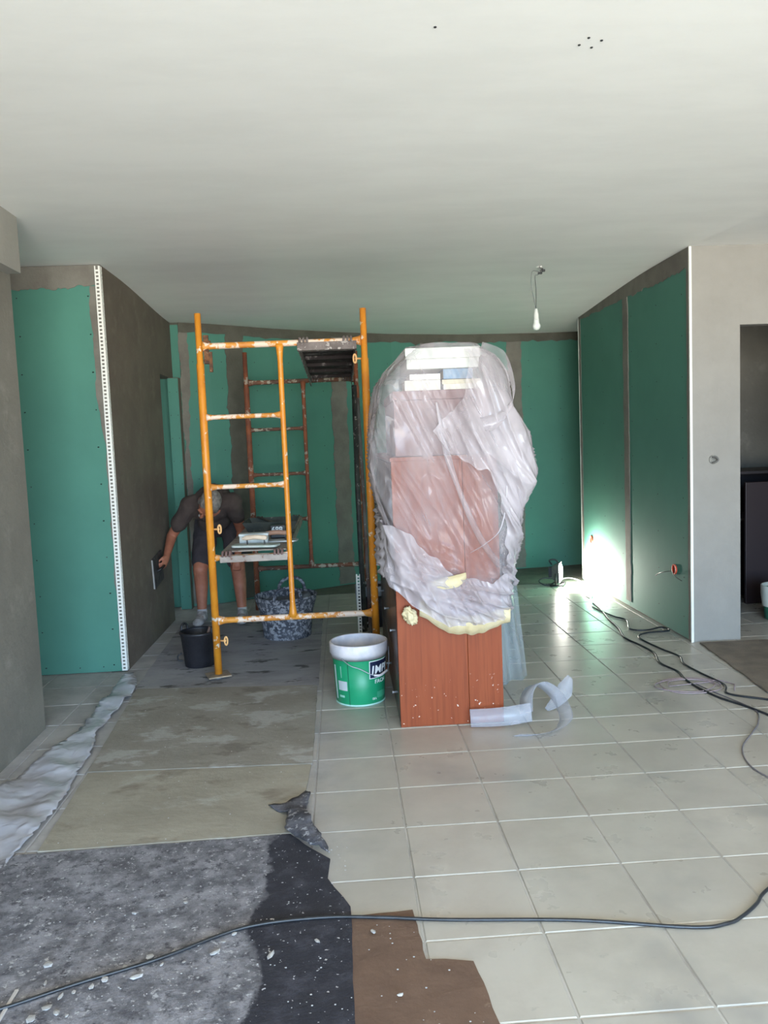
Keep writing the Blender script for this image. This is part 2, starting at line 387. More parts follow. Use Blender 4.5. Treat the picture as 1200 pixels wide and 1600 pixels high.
for c in range(-10, 15):
    for k in range(-15, 17):
        x = GX+(c+.5)*P_; y = GY+(k+.5)*P_; hid = False
        if x > 5.1 or y < -3.1: continue
        if k == 16: y = (GY+16*P_+7.60)/2
        vis = 0
        for du in (-.5, 0, .5):
            for dv in (-.5, 0, .5):
                q = proj(x+du*P_, y+dv*P_, 0)
                if q and 0 <= q[0] <= 1200 and q[1] <= 1600: vis += 1
        if -1.1 < x-.17 and x+.17 < -.15 and 2.1 < y < 6.4: vis = 0          # under the boards
        if -1.3 < x-.17 and x+.17 < -.1 and y < 2.7: vis = 0                 # under the felt
        if .24 < x-.17 and x+.17 < .8 and 4 < y < 5.5: vis = 0               # under the cabinet
        if x < -1.8 and not (4.3 < y < 5.2): vis = 0
        if x > 2.3 and y > 5.3 and x < 2.45: vis = 0
        cells.append((vis > 0, -y, x, y, k))
cells.sort(key=lambda c: (not c[0], -c[1]))
rest = bmesh.new(); nt_ = 0
for vis, _, x, y, k in cells:
    if vis and nt_ < 298:
        o = bpy.data.objects.new('tile', part_ if k == 16 else full); COL.objects.link(o); o.parent = floor
        o.location = (x, y, random.uniform(-.0006, .0006)); o.rotation_euler = (random.uniform(-.002, .002), random.uniform(-.002, .002), 0); nt_ += 1
    else:
        n0 = len(rest.verts); rest.from_mesh(part_ if k == 16 else full); rest.verts.ensure_lookup_table()
        bmesh.ops.translate(rest, vec=(x, y, 0), verts=rest.verts[n0:])
stuff(fin('outer_tiles', rest, m_tile, floor))

# left room wall (grey render) with beam, closed box of the room behind the camera
LX = -1.607
wall_left = struct(boxo('wall_left', (LX-.22, LX, -3.4, 4.23, 0, CZ), m_greyplaster))
beam = struct(boxo('trim_1', (LX-.3, -1.537, -3.4, 4.185, 2.322, CZ), M('beam_render', (158, 154, 146), .9, (146, 143, 135), 2.4, bmp=.3, bscale=35)))
struct(boxo('wall_alcove', (-3.3, -3.2, 4.0, 9.2, 0, CZ), m_greyplaster))
struct(boxo('wall_alcove_side', (-3.3, LX-.22, 4.13, 4.23, 0, CZ), m_greyplaster))
struct(boxo('wall_room_right', (5.1, 5.2, -3.4, 9.2, 0, CZ), m_whiteplaster))
bm = bmesh.new()   # wall behind the camera with the wide terrace opening
box(bm, -3.3, -1.2, -3.4, -3.3, 0, CZ); box(bm, 3.6, 5.2, -3.4, -3.3, 0, CZ); box(bm, -1.2, 3.6, -3.4, -3.3, 2.4, CZ)
struct(fin('wall_front', bm, m_whiteplaster))
# green panel facing the camera
wall_panel = struct(boxo('wall_panel', (-3.2, -1.452, 5.275, 5.37, 0, CZ), m_mortar))
fP = lambda s, z, o: (s, 5.262-o, z)
boxo('plasterboard', (-2.3, -1.462, 5.262, 5.275, .006, 2.56), m_board, wall_panel)
boxo('plasterboard', (-3.2, -2.303, 5.262, 5.275, .006, 2.56), m_board, wall_panel)
hband('mortar_band', fP, -2.6, -1.452, lambda s: 2.462+.03*(s+1.45), CZ-.003, m_joint, wall_panel, 3, rag=.03)
patch('mortar_band', fP, lambda t: (-1.495+.012*(1-t)-.04*sstep((t-.55)*5)*.7, .02+2.44*t), lambda t: (-1.452, .02+2.44*t), 90, m_joint, wall_panel, .0045, .013, 8)
bm = bmesh.new()
for x in (-1.97, -1.53):
    for k in range(11):
        z = .05+k*.235
        tube(bm, [(x+random.uniform(-.01, .01), 5.2615, z), (x, 5.2585, z)], .0036, 8)
for x in (-1.75, -1.6): tube(bm, [(x, 5.2615, .04), (x, 5.2585, .04)], .0036, 8)
stuff(fin('screws', bm, m_screw, wall_panel))
# side wall of dark mortar with the door opening
bm = bmesh.new()
box(bm, -1.55, -1.45, 5.275, 6.80, 0, CZ); box(bm, -1.55, -1.45, 6.80, 7.225, 2.045, CZ); box(bm, -1.55, -1.45, 7.225, 7.33, 2.045, CZ)
wall_side = struct(fin('wall_side', bm, m_mortar))
pier = struct(boxo('trim_2', (-1.475, -1.386, 7.225, 7.33, 0, 2.045), m_mortar))
boxo('plasterboard', (-1.478, -1.388, 7.213, 7.225, .006, 2.04), m_board, pier)
bm = bmesh.new()
for x in (-1.462, -1.402):
    for k in range(10): tube(bm, [(x, 7.213, .12+k*.2), (x, 7.2105, .12+k*.2)], .0034, 8)
stuff(fin('screws', bm, m_screw, pier))
# perforated corner beads
def bead(name, cx, y, dx, dy, z0, z1, parent, wd=.032, step=.0235, mat=m_bead):
    """one perforated flange running up a corner, made of a ladder of small webs, plus the nose"""
    bm = bmesh.new(); n = int((z1-z0)/step)
    def bar(a, b, za, zb):
        p = [(cx+dx*a, y+dy*a), (cx+dx*b, y+dy*b)]; nx, ny = dy*.0016, -dx*.0016
        vs = [bm.verts.new((px+sx*nx, py+sx*ny, z)) for z in (za, zb) for px, py in p for sx in (1, -1)]
        for f in ((0, 2, 3, 1), (4, 5, 7, 6), (0, 4, 6, 2), (1, 3, 7, 5), (0, 1, 5, 4), (2, 6, 7, 3)): bm.faces.new([vs[i] for i in f])
    bar(0, wd*.28, z0, z1); bar(wd*.78, wd, z0, z1)
    for k in range(n): bar(wd*.28, wd*.78, z0+k*step, z0+k*step+step*.48)
    return fin(name, bm, mat, parent)
cb = struct(thing('trim_3', '', '')); del cb['label']; del cb['category']
bead('bead_flange', -1.449, 5.2545, -1, 0, .01, CZ-.01, cb)
bead('bead_flange', -1.4465, 5.256, 0, 1, .01, CZ-.01, cb)
tubeo('bead_nose', [(-1.448, 5.256, .01), (-1.448, 5.256, CZ-.01)], .0032, m_bead, cb, 8)

# kinked rear wall: mortar core, plasterboards, joints
bm = bmesh.new(); lo_, hi_ = [], []
for (x, y), z in zip(BW, BWZ):
    lo_.append((bm.verts.new((x, y+.012, 0)), bm.verts.new((x, y+.12, 0)))); hi_.append((bm.verts.new((x, y+.012, z+.06)), bm.verts.new((x, y+.12, z+.06))))
for i in range(len(BW)-1):
    bm.faces.new((lo_[i][0], lo_[i+1][0], hi_[i+1][0], hi_[i][0])); bm.faces.new((lo_[i][1], hi_[i][1], hi_[i+1][1], lo_[i+1][1]))
    bm.faces.new((hi_[i][0], hi_[i+1][0], hi_[i+1][1], hi_[i][1]))
wall_back = struct(fin('wall_back', bm, m_jointdark))
def bnorm(x):
    for i in range(len(BW)-1):
        if x <= BW[i+1][0]: break
    d = Vector((BW[i+1][0]-BW[i][0], BW[i+1][1]-BW[i][1])).normalized(); return (d.y, -d.x)
def fB(s, z, o):
    n = bnorm(s); return (s+n[0]*o, bwY(s)+n[1]*o, z)
edges = [-2.6, -1.38, -.91, .005, .92, 1.845, 2.75, 3.9]
for a, b in zip(edges[:-1], edges[1:]):
    bm = bmesh.new(); xs = [a+.002]+[x for x in bx_ if a+.002 < x < b-.002]+[b-.002]; q = []
    for x in xs: q.append([bm.verts.new(fB(x, z, o)) for z in (.008, bwZ(x)-.02) for o in (0, -.0115)])
    for i in range(len(q)-1):
        A, B = q[i], q[i+1]; bm.faces.new((A[0], B[0], B[2], A[2])); bm.faces.new((A[1], A[3], B[3], B[1])); bm.faces.new((A[2], B[2], B[3], A[3])); bm.faces.new((A[0], A[1], B[1], B[0]))
    bm.faces.new((q[0][0], q[0][2], q[0][3], q[0][1])); bm.faces.new((q[-1][0], q[-1][1], q[-1][3], q[-1][2]))
    fin('plasterboard', bm, m_board, wall_back)
hband('mortar_band', fB, -1.38, 2.78, lambda s: bwZ(s)-.085, lambda s: bwZ(s)+.0, m_jointdark, wall_back, 21, rag=.05, off=.006)
patch('mortar_band', fB, lambda t: (-1.383, .03+2.44*t), lambda t: (-1.325+.02*math.sin(t*9), .03+2.44*t), 90, m_joint, wall_back, .005, .02, 31)
vjoint('mortar_band', fB, -.925, .15, .02, 2.46, m_jointdark, wall_back, 41, rag=.022)
vjoint('mortar_band', fB, .005, .15, .02, 2.45, m_joint, wall_back, 51, rag=.022)
vjoint('mortar_band', fB, .92, .15, .02, 2.45, m_joint, wall_back, 61, rag=.022)
vjoint('mortar_band', fB, 1.84, .155, .02, 2.44, m_joint, wall_back, 71, rag=.022)
bm = bmesh.new()
for x in (-1.27, -1.05, -.75, -.45, -.15, .15, .5, 1.05, 1.7, 2.0, 2.35, 2.6):
    for k in range(9):
        xx = x+random.uniform(-.012, .012); z = .12+k*.26+random.uniform(-.02, .02)
        tube(bm, [fB(xx, z, -.001), fB(xx, z, .002)], .004, 6)
stuff(fin('screws', bm, m_screw, wall_back))

# right wall block
wall_right = struct(boxo('wall_right', (2.302, 2.39, 5.24, 7.69, 0, CZ), m_joint))
fR = lambda s, z, o: (2.29-o, s, z)
boxo('plasterboard', (2.29, 2.302, 5.25, 6.40, .008, 2.56), m_board, wall_right)
boxo('plasterboard', (2.29, 2.302, 6.404, 7.685, .008, 2.56), m_board, wall_right)
hband('mortar_band', fR, 5.245, 7.68, lambda s: 2.455+.01*(s-5.2), lambda s: CZ-.003-.035*sstep((s-5.6)/2.4), m_joint, wall_right, 81, rag=.035)
vjoint('mortar_band', fR, 6.42, .11, .05, 2.47, m_joint, wall_right, 91, rag=.014, off=.007)
vjoint('mortar_band', fR, 5.262, .035, .01, 2.5, m_joint, wall_right, 93, rag=.01)
vjoint('mortar_band', fR, 7.655, .05, .1, 2.5, m_joint, wall_right, 95, rag=.012)
bm = bmesh.new()
for s in (5.36, 5.8, 6.3, 6.55, 7.0, 7.5):
    for k in range(9): tube(bm, [(2.291, s, .15+k*.27), (2.288, s, .15+k*.27)], .0038, 6)
stuff(fin('screws', bm, m_screw, wall_right))
t4 = struct(boxo('trim_4', (2.284, 2.296, 7.684, 7.694, .02, 2.5), m_bead))
t5 = struct(boxo('trim_5', (2.284, 2.300, 5.228, 5.240, 0, CZ-.002), m_bead))
bm = bmesh.new(); DX = 2.622
box(bm, 2.30, DX, 5.235, 5.335, 0, CZ); box(bm, DX, 3.48, 5.235, 5.335, 2.085, CZ); box(bm, 3.48, 5.1, 5.235, 5.335, 0, CZ)
wall_door = struct(fin('wall_door', bm, m_whiteplaster))
struct(boxo('wall_storeroom', (2.39, 5.1, 7.55, 7.65, 0, CZ), m_greyplaster))
# knocked-out socket hole in the pale wall
sk = thing('wall_socket_hole', 'small round open socket hole with grey cable in the pale wall beside the doorway', 'socket hole', (2.441, 5.235, 1.217))
latheo_bm = bmesh.new(); lathe(latheo_bm, [(.030, 0), (.030, .010), (.024, .010), (.022, .002)], 0, 0, 20)
bmesh.ops.transform(latheo_bm, matrix=Matrix.Translation((2.441, 5.236, 1.217)) @ Matrix.Rotation(PI/2, 4, 'X'), verts=latheo_bm.verts)
fin('rim', latheo_bm, M('socket_rim', (150, 148, 140), .8, (90, 88, 82), 60), sk)
tubeo('cable_end', spline([(2.43, 5.228, 1.235), (2.45, 5.21, 1.232), (2.458, 5.205, 1.212), (2.435, 5.215, 1.196), (2.43, 5.222, 1.2)], 5), .006, M('grey_cable', (96, 94, 90), .6), sk, 8)
# ceiling anchor holes
for i, (x, y) in enumerate([(.32, 2.404), (.77, 2.524), (.786, 2.481), (.83, 2.498), (.813, 2.541)]):
    bm = bmesh.new(); lathe(bm, [(.0035, CZ-.0025), (.0045, CZ-.001), (.0045, CZ+.004)], x, y, 10)
    o = tag(fin('anchor_hole', bm, m_screw, None), 'dark anchor hole alone in the middle of the white ceiling' if i == 0 else 'dark anchor hole in a cluster of four in the white ceiling', 'hole', None if i == 0 else 'cluster of four anchor holes in the ceiling')

# ================================================================== SCAFFOLD
def rung(name, a, b, r, mat, parent, flare=1.7, fl=.05):
    a, b = Vector(a), Vector(b); d = (b-a).normalized(); L = (b-a).length
    return tubeo(name, [a, a+d*fl*.35, a+d*fl, a+(b-a)*.5, b-d*fl, b-d*fl*.35, b], [r*flare, r*1.35, r, r, r, r*1.35, r*flare], mat, parent, 12)
def frame(name, label, Y, XL, XI, XR, mat, matr, tops, rz, seed, dark=False):
    t = thing(name, label, 'scaffold', ((XL+XR)/2, Y, 0), 'upright scaffold frames')
    zb = .025 if not dark else 0.0
    for X, top in ((XL, tops[0]), (XR, tops[1])):
        bm = bmesh.new(); tube(bm, [(X, Y, zb), (X, Y, top-.30), (X, Y, top-.295), (X, Y, top)], [.0235, .0235, .0195, .0195], 16)
        fin('post', bm, mat, t, True)
    ztop, zr, zbot = rz[0], rz[1:-1], rz[-1]
    rung('top_bar', (XL+.02, Y, ztop), (XR-.02, Y, ztop+.004), .019, matr if not dark else matr, t)
    rung('bottom_bar', (XL+.02, Y, zbot), (XR-.02, Y, zbot), .019, matr, t)
    tubeo('inner_post', [(XI, Y, zbot), (XI, Y, zbot+.03), (XI, Y, zbot+.09), (XI, Y, ztop-.09), (XI, Y, ztop-.03), (XI, Y, ztop)], [.03, .024, .0165, .0165, .022, .027], mat, t, 12)
    for z in zr: rung('rung', (XL+.02, Y, z), (XI-.014, Y, z), .0145, matr, t, 1.6, .04)
    return t
sf = frame('scaffold', 'orange painted steel scaffold frame with ladder rungs, the nearer one beside the green bucket', 5.0, -.822, -.343, .168, m_orange, m_orangew, (2.23, 2.23), [2.035, 1.61, 1.187, .752, .362], 1)
# locking pins and base plate of the near frame
for X, z, s in ((-.822, .93, 1), (-.822, .235, 1), (.168, 1.93, -1)):
    bm = bmesh.new(); tube(bm, [(X+s*.02, 5, z), (X+s*.045, 4.99, z), (X+s*.06, 4.985, z)], .006, 8)
    pts = [(X+s*.06+.009*math.cos(a), 4.985, z+.026*math.sin(a)) for a in [2*PI*k/16 for k in range(17)]]
    tube(bm, pts, .006, 6, False); fin('locking_pin', bm, M('pin_paint', (222, 170, 110), .5), sf, True)
bm = bmesh.new()
box(bm, -.795, -.765, 4.985, 5.01, 1.93, 2.10); box(bm, -.765, -.745, 4.98, 4.995, 1.88, 2.0)
tube(bm, [(-.80, 4.99, 2.06), (-.75, 4.985, 2.06)], .006, 8); tube(bm, [(-.80, 4.99, 1.95), (-.745, 4.985, 1.95)], .006, 8)
fin('rusty_latch', bm, M('rust_latch', (116, 74, 42), .8, (60, 40, 30), 40, spots=(190, 170, 140), sscale=60), sf, bevel=.002)
boxo('base_plate', (-.895, -.755, 4.93, 5.065, .018, .026), M('base_plate', (168, 146, 120), .8, (120, 110, 100), 20), sf, mtx=Matrix.Translation((-.822, 5, 0)) @ Matrix.Rotation(.35, 4, 'Z') @ Matrix.Translation((.822, -5, 0)))
latheo('jack_foot', [(.022, .001), (.034, .004), (.030, .018)], -.822, 4.985, m_steel, sf, 16)
boxo('base_plate', (.10, .225, 4.95, 5.05, .002, .022), m_rusty, sf)
rf = frame('scaffold', 'rusty brown steel scaffold frame with ladder rungs, the farther one before the green rear wall', 7.05, -.782, -.300, .156, m_rusty, m_rustydark, (2.22, 2.2), [1.962, 1.562, 1.176, .78, .362], 2, True)
# upper and lower scaffold planks
def plank(name, label, x0, x1, z0f, z0r, m_top, m_rim, hookmat, lip):
    t = thing(name, label, 'plank', ((x0+x1)/2, 5, z0f), 'steel scaffold planks')
    def quadbox(nm, xa, xb, ya, yb, h0, h1, mat):
        bm = bmesh.new()
        zz = lambda y: z0f+(z0r-z0f)*(y-5)/2.05
        vs_ = [bm.verts.new((x, y, zz(y)+h)) for h in (h0, h1) for y in (ya, yb) for x in (xa, xb)]
        for f in ((0, 1, 3, 2), (4, 6, 7, 5), (0, 4, 5, 1), (2, 3, 7, 6), (0, 2, 6, 4), (1, 5, 7, 3)): bm.faces.new([vs_[i] for i in f])
        return fin(nm, bm, mat, t, bevel=.002)
    quadbox('deck', x0, x1, 5.03, 7.02, -.006, 0, m_top)
    quadbox('side_lip', x0, x0+.006, 5.03, 7.02, -lip, 0, m_rim); quadbox('side_lip', x1-.006, x1, 5.03, 7.02, -lip, 0, m_rim)
    quadbox('end_plate', x0-.004, x1+.004, 4.972, 5.032, -lip, -lip*.35, m_rim) if lip > .05 else quadbox('end_plate', x0, x1, 5.02, 5.032, -lip, 0, m_rim)
    for k in range(5): quadbox('rib', x0+.01, x1-.01, 5.35+k*.36, 5.375+k*.36, -.03, -.006, m_top)
    for x in (x0+.035, x1-.05):
        for ys in (0, 1):
            Y = 5.0 if ys == 0 else 7.05; zz = z0f if ys == 0 else z0r; bm = bmesh.new()
            pr = [(0, .032), (-.008, .03)]
            pts = [(x, Y+.036*(1-2*ys), zz-.012)]+[(x, Y+.030*math.cos(a)*(1-2*ys), zz-.038+.030*math.sin(a)+.01) for a in [PI*k/7 for k in range(8)]]
            for px_ in (x-.022, x, x+.022): tube(bm, [(px_, p[1], p[2]) for p in pts], .0085, 6)
            fin('hook', bm, hookmat, t, True)
    return t
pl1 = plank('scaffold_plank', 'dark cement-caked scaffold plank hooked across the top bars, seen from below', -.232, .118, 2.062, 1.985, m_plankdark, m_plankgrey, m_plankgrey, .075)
pl2 = plank('scaffold_plank', 'pale dusty scaffold plank laid low across the rungs with tools on it', -.765, -.362, .786, .81, m_plankwhite, m_plankwhite, M('rusty_hook', (96, 74, 72), .7, (130, 104, 96), 30), .062)

# dark pole and grey brace leaning by the right post
tag(tubeo('steel_brace', [(.118, 6.02, .004), (.114, 6.2, 1.0), (.122, 6.32, 1.86)], .020, M('black_pole', (34, 38, 36), .6, (60, 62, 58), 14, spots=(150, 148, 140), sscale=24, sth=(.6, .64)), None, 12), 'black cement-splashed steel pole leaning upright behind the near orange post', 'pole')
tag(tubeo('steel_brace', [(.150, 5.62, .02), (.152, 5.9, .95), (.140, 6.1, 1.75)], .013, M('grey_pole', (104, 106, 104), .6, (84, 56, 46), 5, spots=(170, 168, 160), sscale=24, sth=(.6, .64)), None, 12), 'thin grey and rust-brown brace leaning between black pole and orange post', 'pole')

# ================================================================== tools on the low plank
ZP = .795
def oriented(loc, rz, rx=0, ry=0): return Matrix.Translation(loc) @ Matrix.Rotation(rz, 4, 'Z') @ Matrix.Rotation(rx, 4, 'X') @ Matrix.Rotation(ry, 4, 'Y')
def rounded_slab(bm, lx, ly, th, rad, mtx, seg=6):
    pts = []
    for cx, cy, a0 in ((lx/2-rad, ly/2-rad, 0), (-lx/2+rad, ly/2-rad, PI/2), (-lx/2+rad, -ly/2+rad, PI), (lx/2-rad, -ly/2+rad, 1.5*PI)):
        for k in range(seg+1): a = a0+PI/2*k/seg; pts.append((cx+rad*math.cos(a), cy+rad*math.sin(a)))
    A = [bm.verts.new(mtx @ Vector((x, y, 0))) for x, y in pts]; B = [bm.verts.new(mtx @ Vector((x, y, th))) for x, y in pts]
    n = len(pts); bm.faces.new(A[::-1]); bm.faces.new(B)
    for i in range(n): bm.faces.new((A[i], A[(i+1) % n], B[(i+1) % n], B[i]))
m_handle = M('pale_wood_handle', (222, 202, 178), .6, (206, 182, 158), 12)
def trowel(name, label, loc, rz, L, W, bladem, hm, tilt=0, th=.010):
    t = thing(name, label, 'trowel', loc); mt = oriented(loc, rz, tilt)
    bm = bmesh.new(); rounded_slab(bm, L, W, th, .03, mt); fin('blade', bm, bladem, t, bevel=.002)
    bm = bmesh.new(); tube(bm, [mt @ Vector(p) for p in ((-.055, 0, th), (-.055, 0, .05), (.055, 0, .055), (.06, 0, th))], .006, 8); fin('bracket', bm, m_steel, t, True)
    bm = bmesh.new(); tube(bm, spline([mt @ Vector(p) for p in ((-.085, 0, .050), (-.05, 0, .056), (0, 0, .06), (.05, 0, .056), (.075, 0, .054))], 5), [.010]*3+[.0155]*15+[.012]*3, 12); fin('handle', bm, hm, t, True)
    return t
m_palegreen = M('pale_green_board', (160, 174, 164), .5, (184, 190, 184), 16)
trowel('plastering_trowel', 'steel trowel with pale wooden handle lying on the low plank, nearest its left edge', (-.565, 5.14, ZP), -.22, .30, .12, m_palegreen, m_handle, .0, .014)
trowel('plastering_trowel', 'trowel with a brown handle lying behind and right of the pale-handled one', (-.45, 5.36, ZP), -.1, .28, .12, M('steel_blade', (176, 182, 180), .35, (206, 210, 208), 9, metal=.3), M('brown_handle', (150, 112, 92), .6, (168, 132, 112), 12), .0)
t = thing('box_level', 'white plastic box lying behind the trowels on the low plank', 'box', (-.6, 5.34, ZP))
boxo('body', (-.685, -.50, 5.28, 5.36, ZP+.001, ZP+.058), M('white_box', (206, 212, 208), .6, (184, 190, 186), 12), t, bevel=.004)
boxo('lid', (-.688, -.497, 5.277, 5.363, ZP+.052, ZP+.066), M('white_box_lid', (220, 224, 220), .6), t, bevel=.003)
t = thing('tool_pouch', 'small black box with white printed digits standing at the back of the low plank', 'box', (-.44, 5.55, ZP))
boxo('body', (-.505, -.40, 5.52, 5.58, ZP+.001, ZP+.092), m_black, t, bevel=.006)
def textmesh(s, size, offset=.0, extrude=0.0006, spacing=1.0, shear=0.):
    c = bpy.data.curves.new('txt', 'FONT'); c.body = s; c.size = size; c.shear = shear; c.offset = offset; c.extrude = extrude; c.space_character = spacing
    o = bpy.data.objects.new('txt', c); COL.objects.link(o); bpy.context.view_layer.update()
    me = bpy.data.meshes.new_from_object(o.evaluated_get(bpy.context.evaluated_depsgraph_get()))
    bpy.data.objects.remove(o); bpy.data.curves.remove(c); return me
m_whiteprint = M('white_print', (232, 232, 228), .6)
me = textmesh('688', .05, .0015); me.materials.append(m_whiteprint); me.transform(Matrix.Translation((-.495, 5.519, ZP+.045)) @ Matrix.Rotation(PI/2, 4, 'X'))
o = link(bpy.data.objects.new('lettering', me), t); o.matrix_parent_inverse = Matrix.Translation(-t.location)
# mortar trough on the plank
t = thing('mortar_trough', 'dark grey flared mortar trough standing at the rear of the low plank', 'trough', (-.52, 5.85, .80))
def taperbox(bm, x0, x1, y0, y1, z0, z1, fl, th=.006):
    c = []
    for z, f in ((z0, 0), (z1, fl)):
        c.append([bm.verts.new(p) for p in ((x0-f, y0-f, z), (x1+f, y0-f, z), (x1+f, y1+f, z), (x0-f, y1+f, z))])
    i = [[bm.verts.new(p) for p in ((x0-f+th, y0-f+th, z), (x1+f-th, y0-f+th, z), (x1+f-th, y1+f-th, z), (x0-f+th, y1+f-th, z))] for z, f in ((z0+th, 0), (z1, fl))]
    for k in range(4):
        n = (k+1) % 4
        bm.faces.new((c[0][k], c[0][n], c[1][n], c[1][k])); bm.faces.new((i[0][k], i[1][k], i[1][n], i[0][n])); bm.faces.new((c[1][k], c[1][n], i[1][n], i[1][k]))
    bm.faces.new(c[0][::-1]); bm.faces.new(i[0])
bm = bmesh.new(); taperbox(bm, -.66, -.38, 5.72, 6.02, .80, .895, .05)
fin('body', bm, M('trough_plastic', (54, 58, 54), .7, (76, 80, 72), 8, spots=(120, 120, 108), sscale=20), t)
sheet('mortar', [(-.67, 5.72), (-.37, 5.72), (-.37, 6.02), (-.67, 6.02)], M('wet_mortar', (70, 68, 62), .6), t, .83, .004, .03, .03, seed=4)
tubeo('stirring_stick', [(-.64, 6.05, .90), (-.5, 5.95, .86), (-.46, 5.9, .84)], .008, M('stick', (84, 82, 72), .8), t, 8)

# ================================================================== BUCKETS
def bucket_open(prof_out, th, cx, cy, name, mat, parent, seg=48):
    inner = [(r-th, z) for r, z in reversed(prof_out)]; inner[-1] = (inner[-1][0], prof_out[0][1]+th)
    bm = bmesh.new(); lathe(bm, prof_out+inner, cx, cy, seg); return fin(name, bm, mat, parent, True)
# green paint bucket
GBX, GBY = .048, 4.43
gb = thing('paint_bucket', 'green paint bucket with white rim and navy label standing left of the wooden cabinet', 'bucket', (GBX, GBY, 0))
m_green = M('bucket_green', (22, 138, 92), .42, (30, 146, 100), 8, spots=(110, 176, 146), sscale=24, sth=(.70, .74))
m_rimw = M('bucket_white', (226, 216, 214), .5, (196, 192, 198), 10, spots=(150, 146, 150), sscale=34, sth=(.7, .74))
def gr(z): return .1345+.013*z/.26
bucket_open([(.130, .0), (.1345, .006), (.1475, .262)], .004, GBX, GBY, 'body', m_green, gb)
rim_prof = [(.150, .252), (.157, .275), (.161, .278), (.161, .332), (.157, .336), (.150, .336), (.148, .330), (.1450, .262)]
bm = bmesh.new(); lathe(bm, rim_prof, GBX, GBY, 48, False)
a = list(bm.verts); n = 48
for k in range(n): bm.faces.new((a[k], a[(k+1) % n], a[7*n+(k+1) % n], a[7*n+k]))
fin('rim', bm, m_rimw, gb, True)
latheo('inside_residue', [(.1435, .262), (.1425, .262), (.134, .10), (.001, .10)], GBX, GBY, M('paint_residue', (190, 188, 190), .5, (150, 148, 152), 9), gb, 48, False)
latheo('base_ring', [(.1325, .0), (.1375, .001), (.1375, .007), (.1345, .009)], GBX, GBY, M('pale_ring', (170, 214, 200), .5), gb, 48)
def wrap(me, th0, z0, cx=GBX, cy=GBY, rf=gr, off=.0008):
    for v in me.vertices:
        r = rf(v.co.y+z0)+off+v.co.z; a = th0+v.co.x/rf(z0); z = v.co.y+z0+.0
        v.co = (cx+r*math.sin(a), cy-r*math.cos(a), z)
def curvedrect(name, th0, z0, wd, h, mat, off, parent, rf=gr, cx=GBX, cy=GBY):
    bm = bmesh.new(); n = 12
    R = [[bm.verts.new((wd*i/n, h*j, zz)) for i in range(n+1)] for j in (0, 1) for zz in (0, .0006)]
    for i in range(n):
        bm.faces.new((R[1][i], R[1][i+1], R[3][i+1], R[3][i])); bm.faces.new((R[0][i], R[2][i], R[2][i+1], R[0][i+1]))
        bm.faces.new((R[0][i], R[0][i+1], R[1][i+1], R[1][i])); bm.faces.new((R[2][i], R[3][i], R[3][i+1], R[2][i+1]))
    me = bpy.data.meshes.new(name); bm.to_mesh(me); bm.free(); wrap(me, th0, z0, cx, cy, rf, off); me.materials.append(mat)
    o = link(bpy.data.objects.new(name, me), parent); o.matrix_parent_inverse = Matrix.Translation(-parent.location); return o
def letters(s, size, th0, z0, mat, parent, offset=0, rf=gr, cx=GBX, cy=GBY, off=.002, spacing=1., shear=0.):
    me = textmesh(s, size, offset, spacing=spacing, shear=shear)
    wrap(me, th0, z0, cx, cy, rf, off); me.materials.append(mat)
    o = link(bpy.data.objects.new('lettering', me), parent); o.matrix_parent_inverse = Matrix.Translation(-parent.location); return o
A0 = .36
curvedrect('label', A0, .148, .20, .098, m_whiteprint, .0006, gb)
curvedrect('label', A0+.025, .152, .193, .090, M('navy', (26, 34, 62), .45), .0016, gb)
letters('IMPI', .064, A0+.07, .174, m_whiteprint, gb, .0012, off=.003, spacing=1.08, shear=.12)
letters('FACH', .030, A0+.22, .119, m_whiteprint, gb, .0003, spacing=1.1)
letters('15 L', .016, A0+.10, .030, m_whiteprint, gb, .0004)
curvedrect('label', -.98, .085, .062, .052, M('grey_label', (186, 190, 190), .6), .001, gb)
curvedrect('label', -1.22, .03, .016, .19, M('pale_label', (200, 216, 210), .6), .001, gb)
for k, (zz, s_) in enumerate(((.225, '1 ı'), (.200, 'ı ı'), (.175, '1 ı'))): pass
curvedrect('label', -.80, .155, .004, .065, M('pale_text_bar', (150, 200, 180), .6), .001, gb)
curvedrect('label', -.95, .045, .036, .012, M('pale_text_bar2', (150, 200, 180), .6), .001, gb)
curvedrect('label_seam', -.48, .008, .005, .245, M('label_seam', (16, 104, 72), .5), .0008, gb)
curvedrect('label', A0+.34, .035, .08, .035, M('green_label', (70, 164, 124), .5), .001, gb)
hp = [(GBX-.163*math.sin(.65), GBY-.163*math.cos(.65), .268), (GBX-.05, GBY-.160, .235), (GBX, GBY-.162, .215), (GBX+.06, GBY-.162, .182), (GBX+.10, GBY-.15, .172), (GBX+.155, GBY-.07, .182), (GBX+.166, GBY+.0, .29)]
tubeo('wire_handle', spline(hp, 6), .0022, m_galv, gb, 6)
tubeo('handle_grip', spline([(GBX+.075, GBY-.160, .176), (GBX+.11, GBY-.148, .173), (GBX+.150, GBY-.085, .180)], 5), .0065, m_rimw, gb, 8)
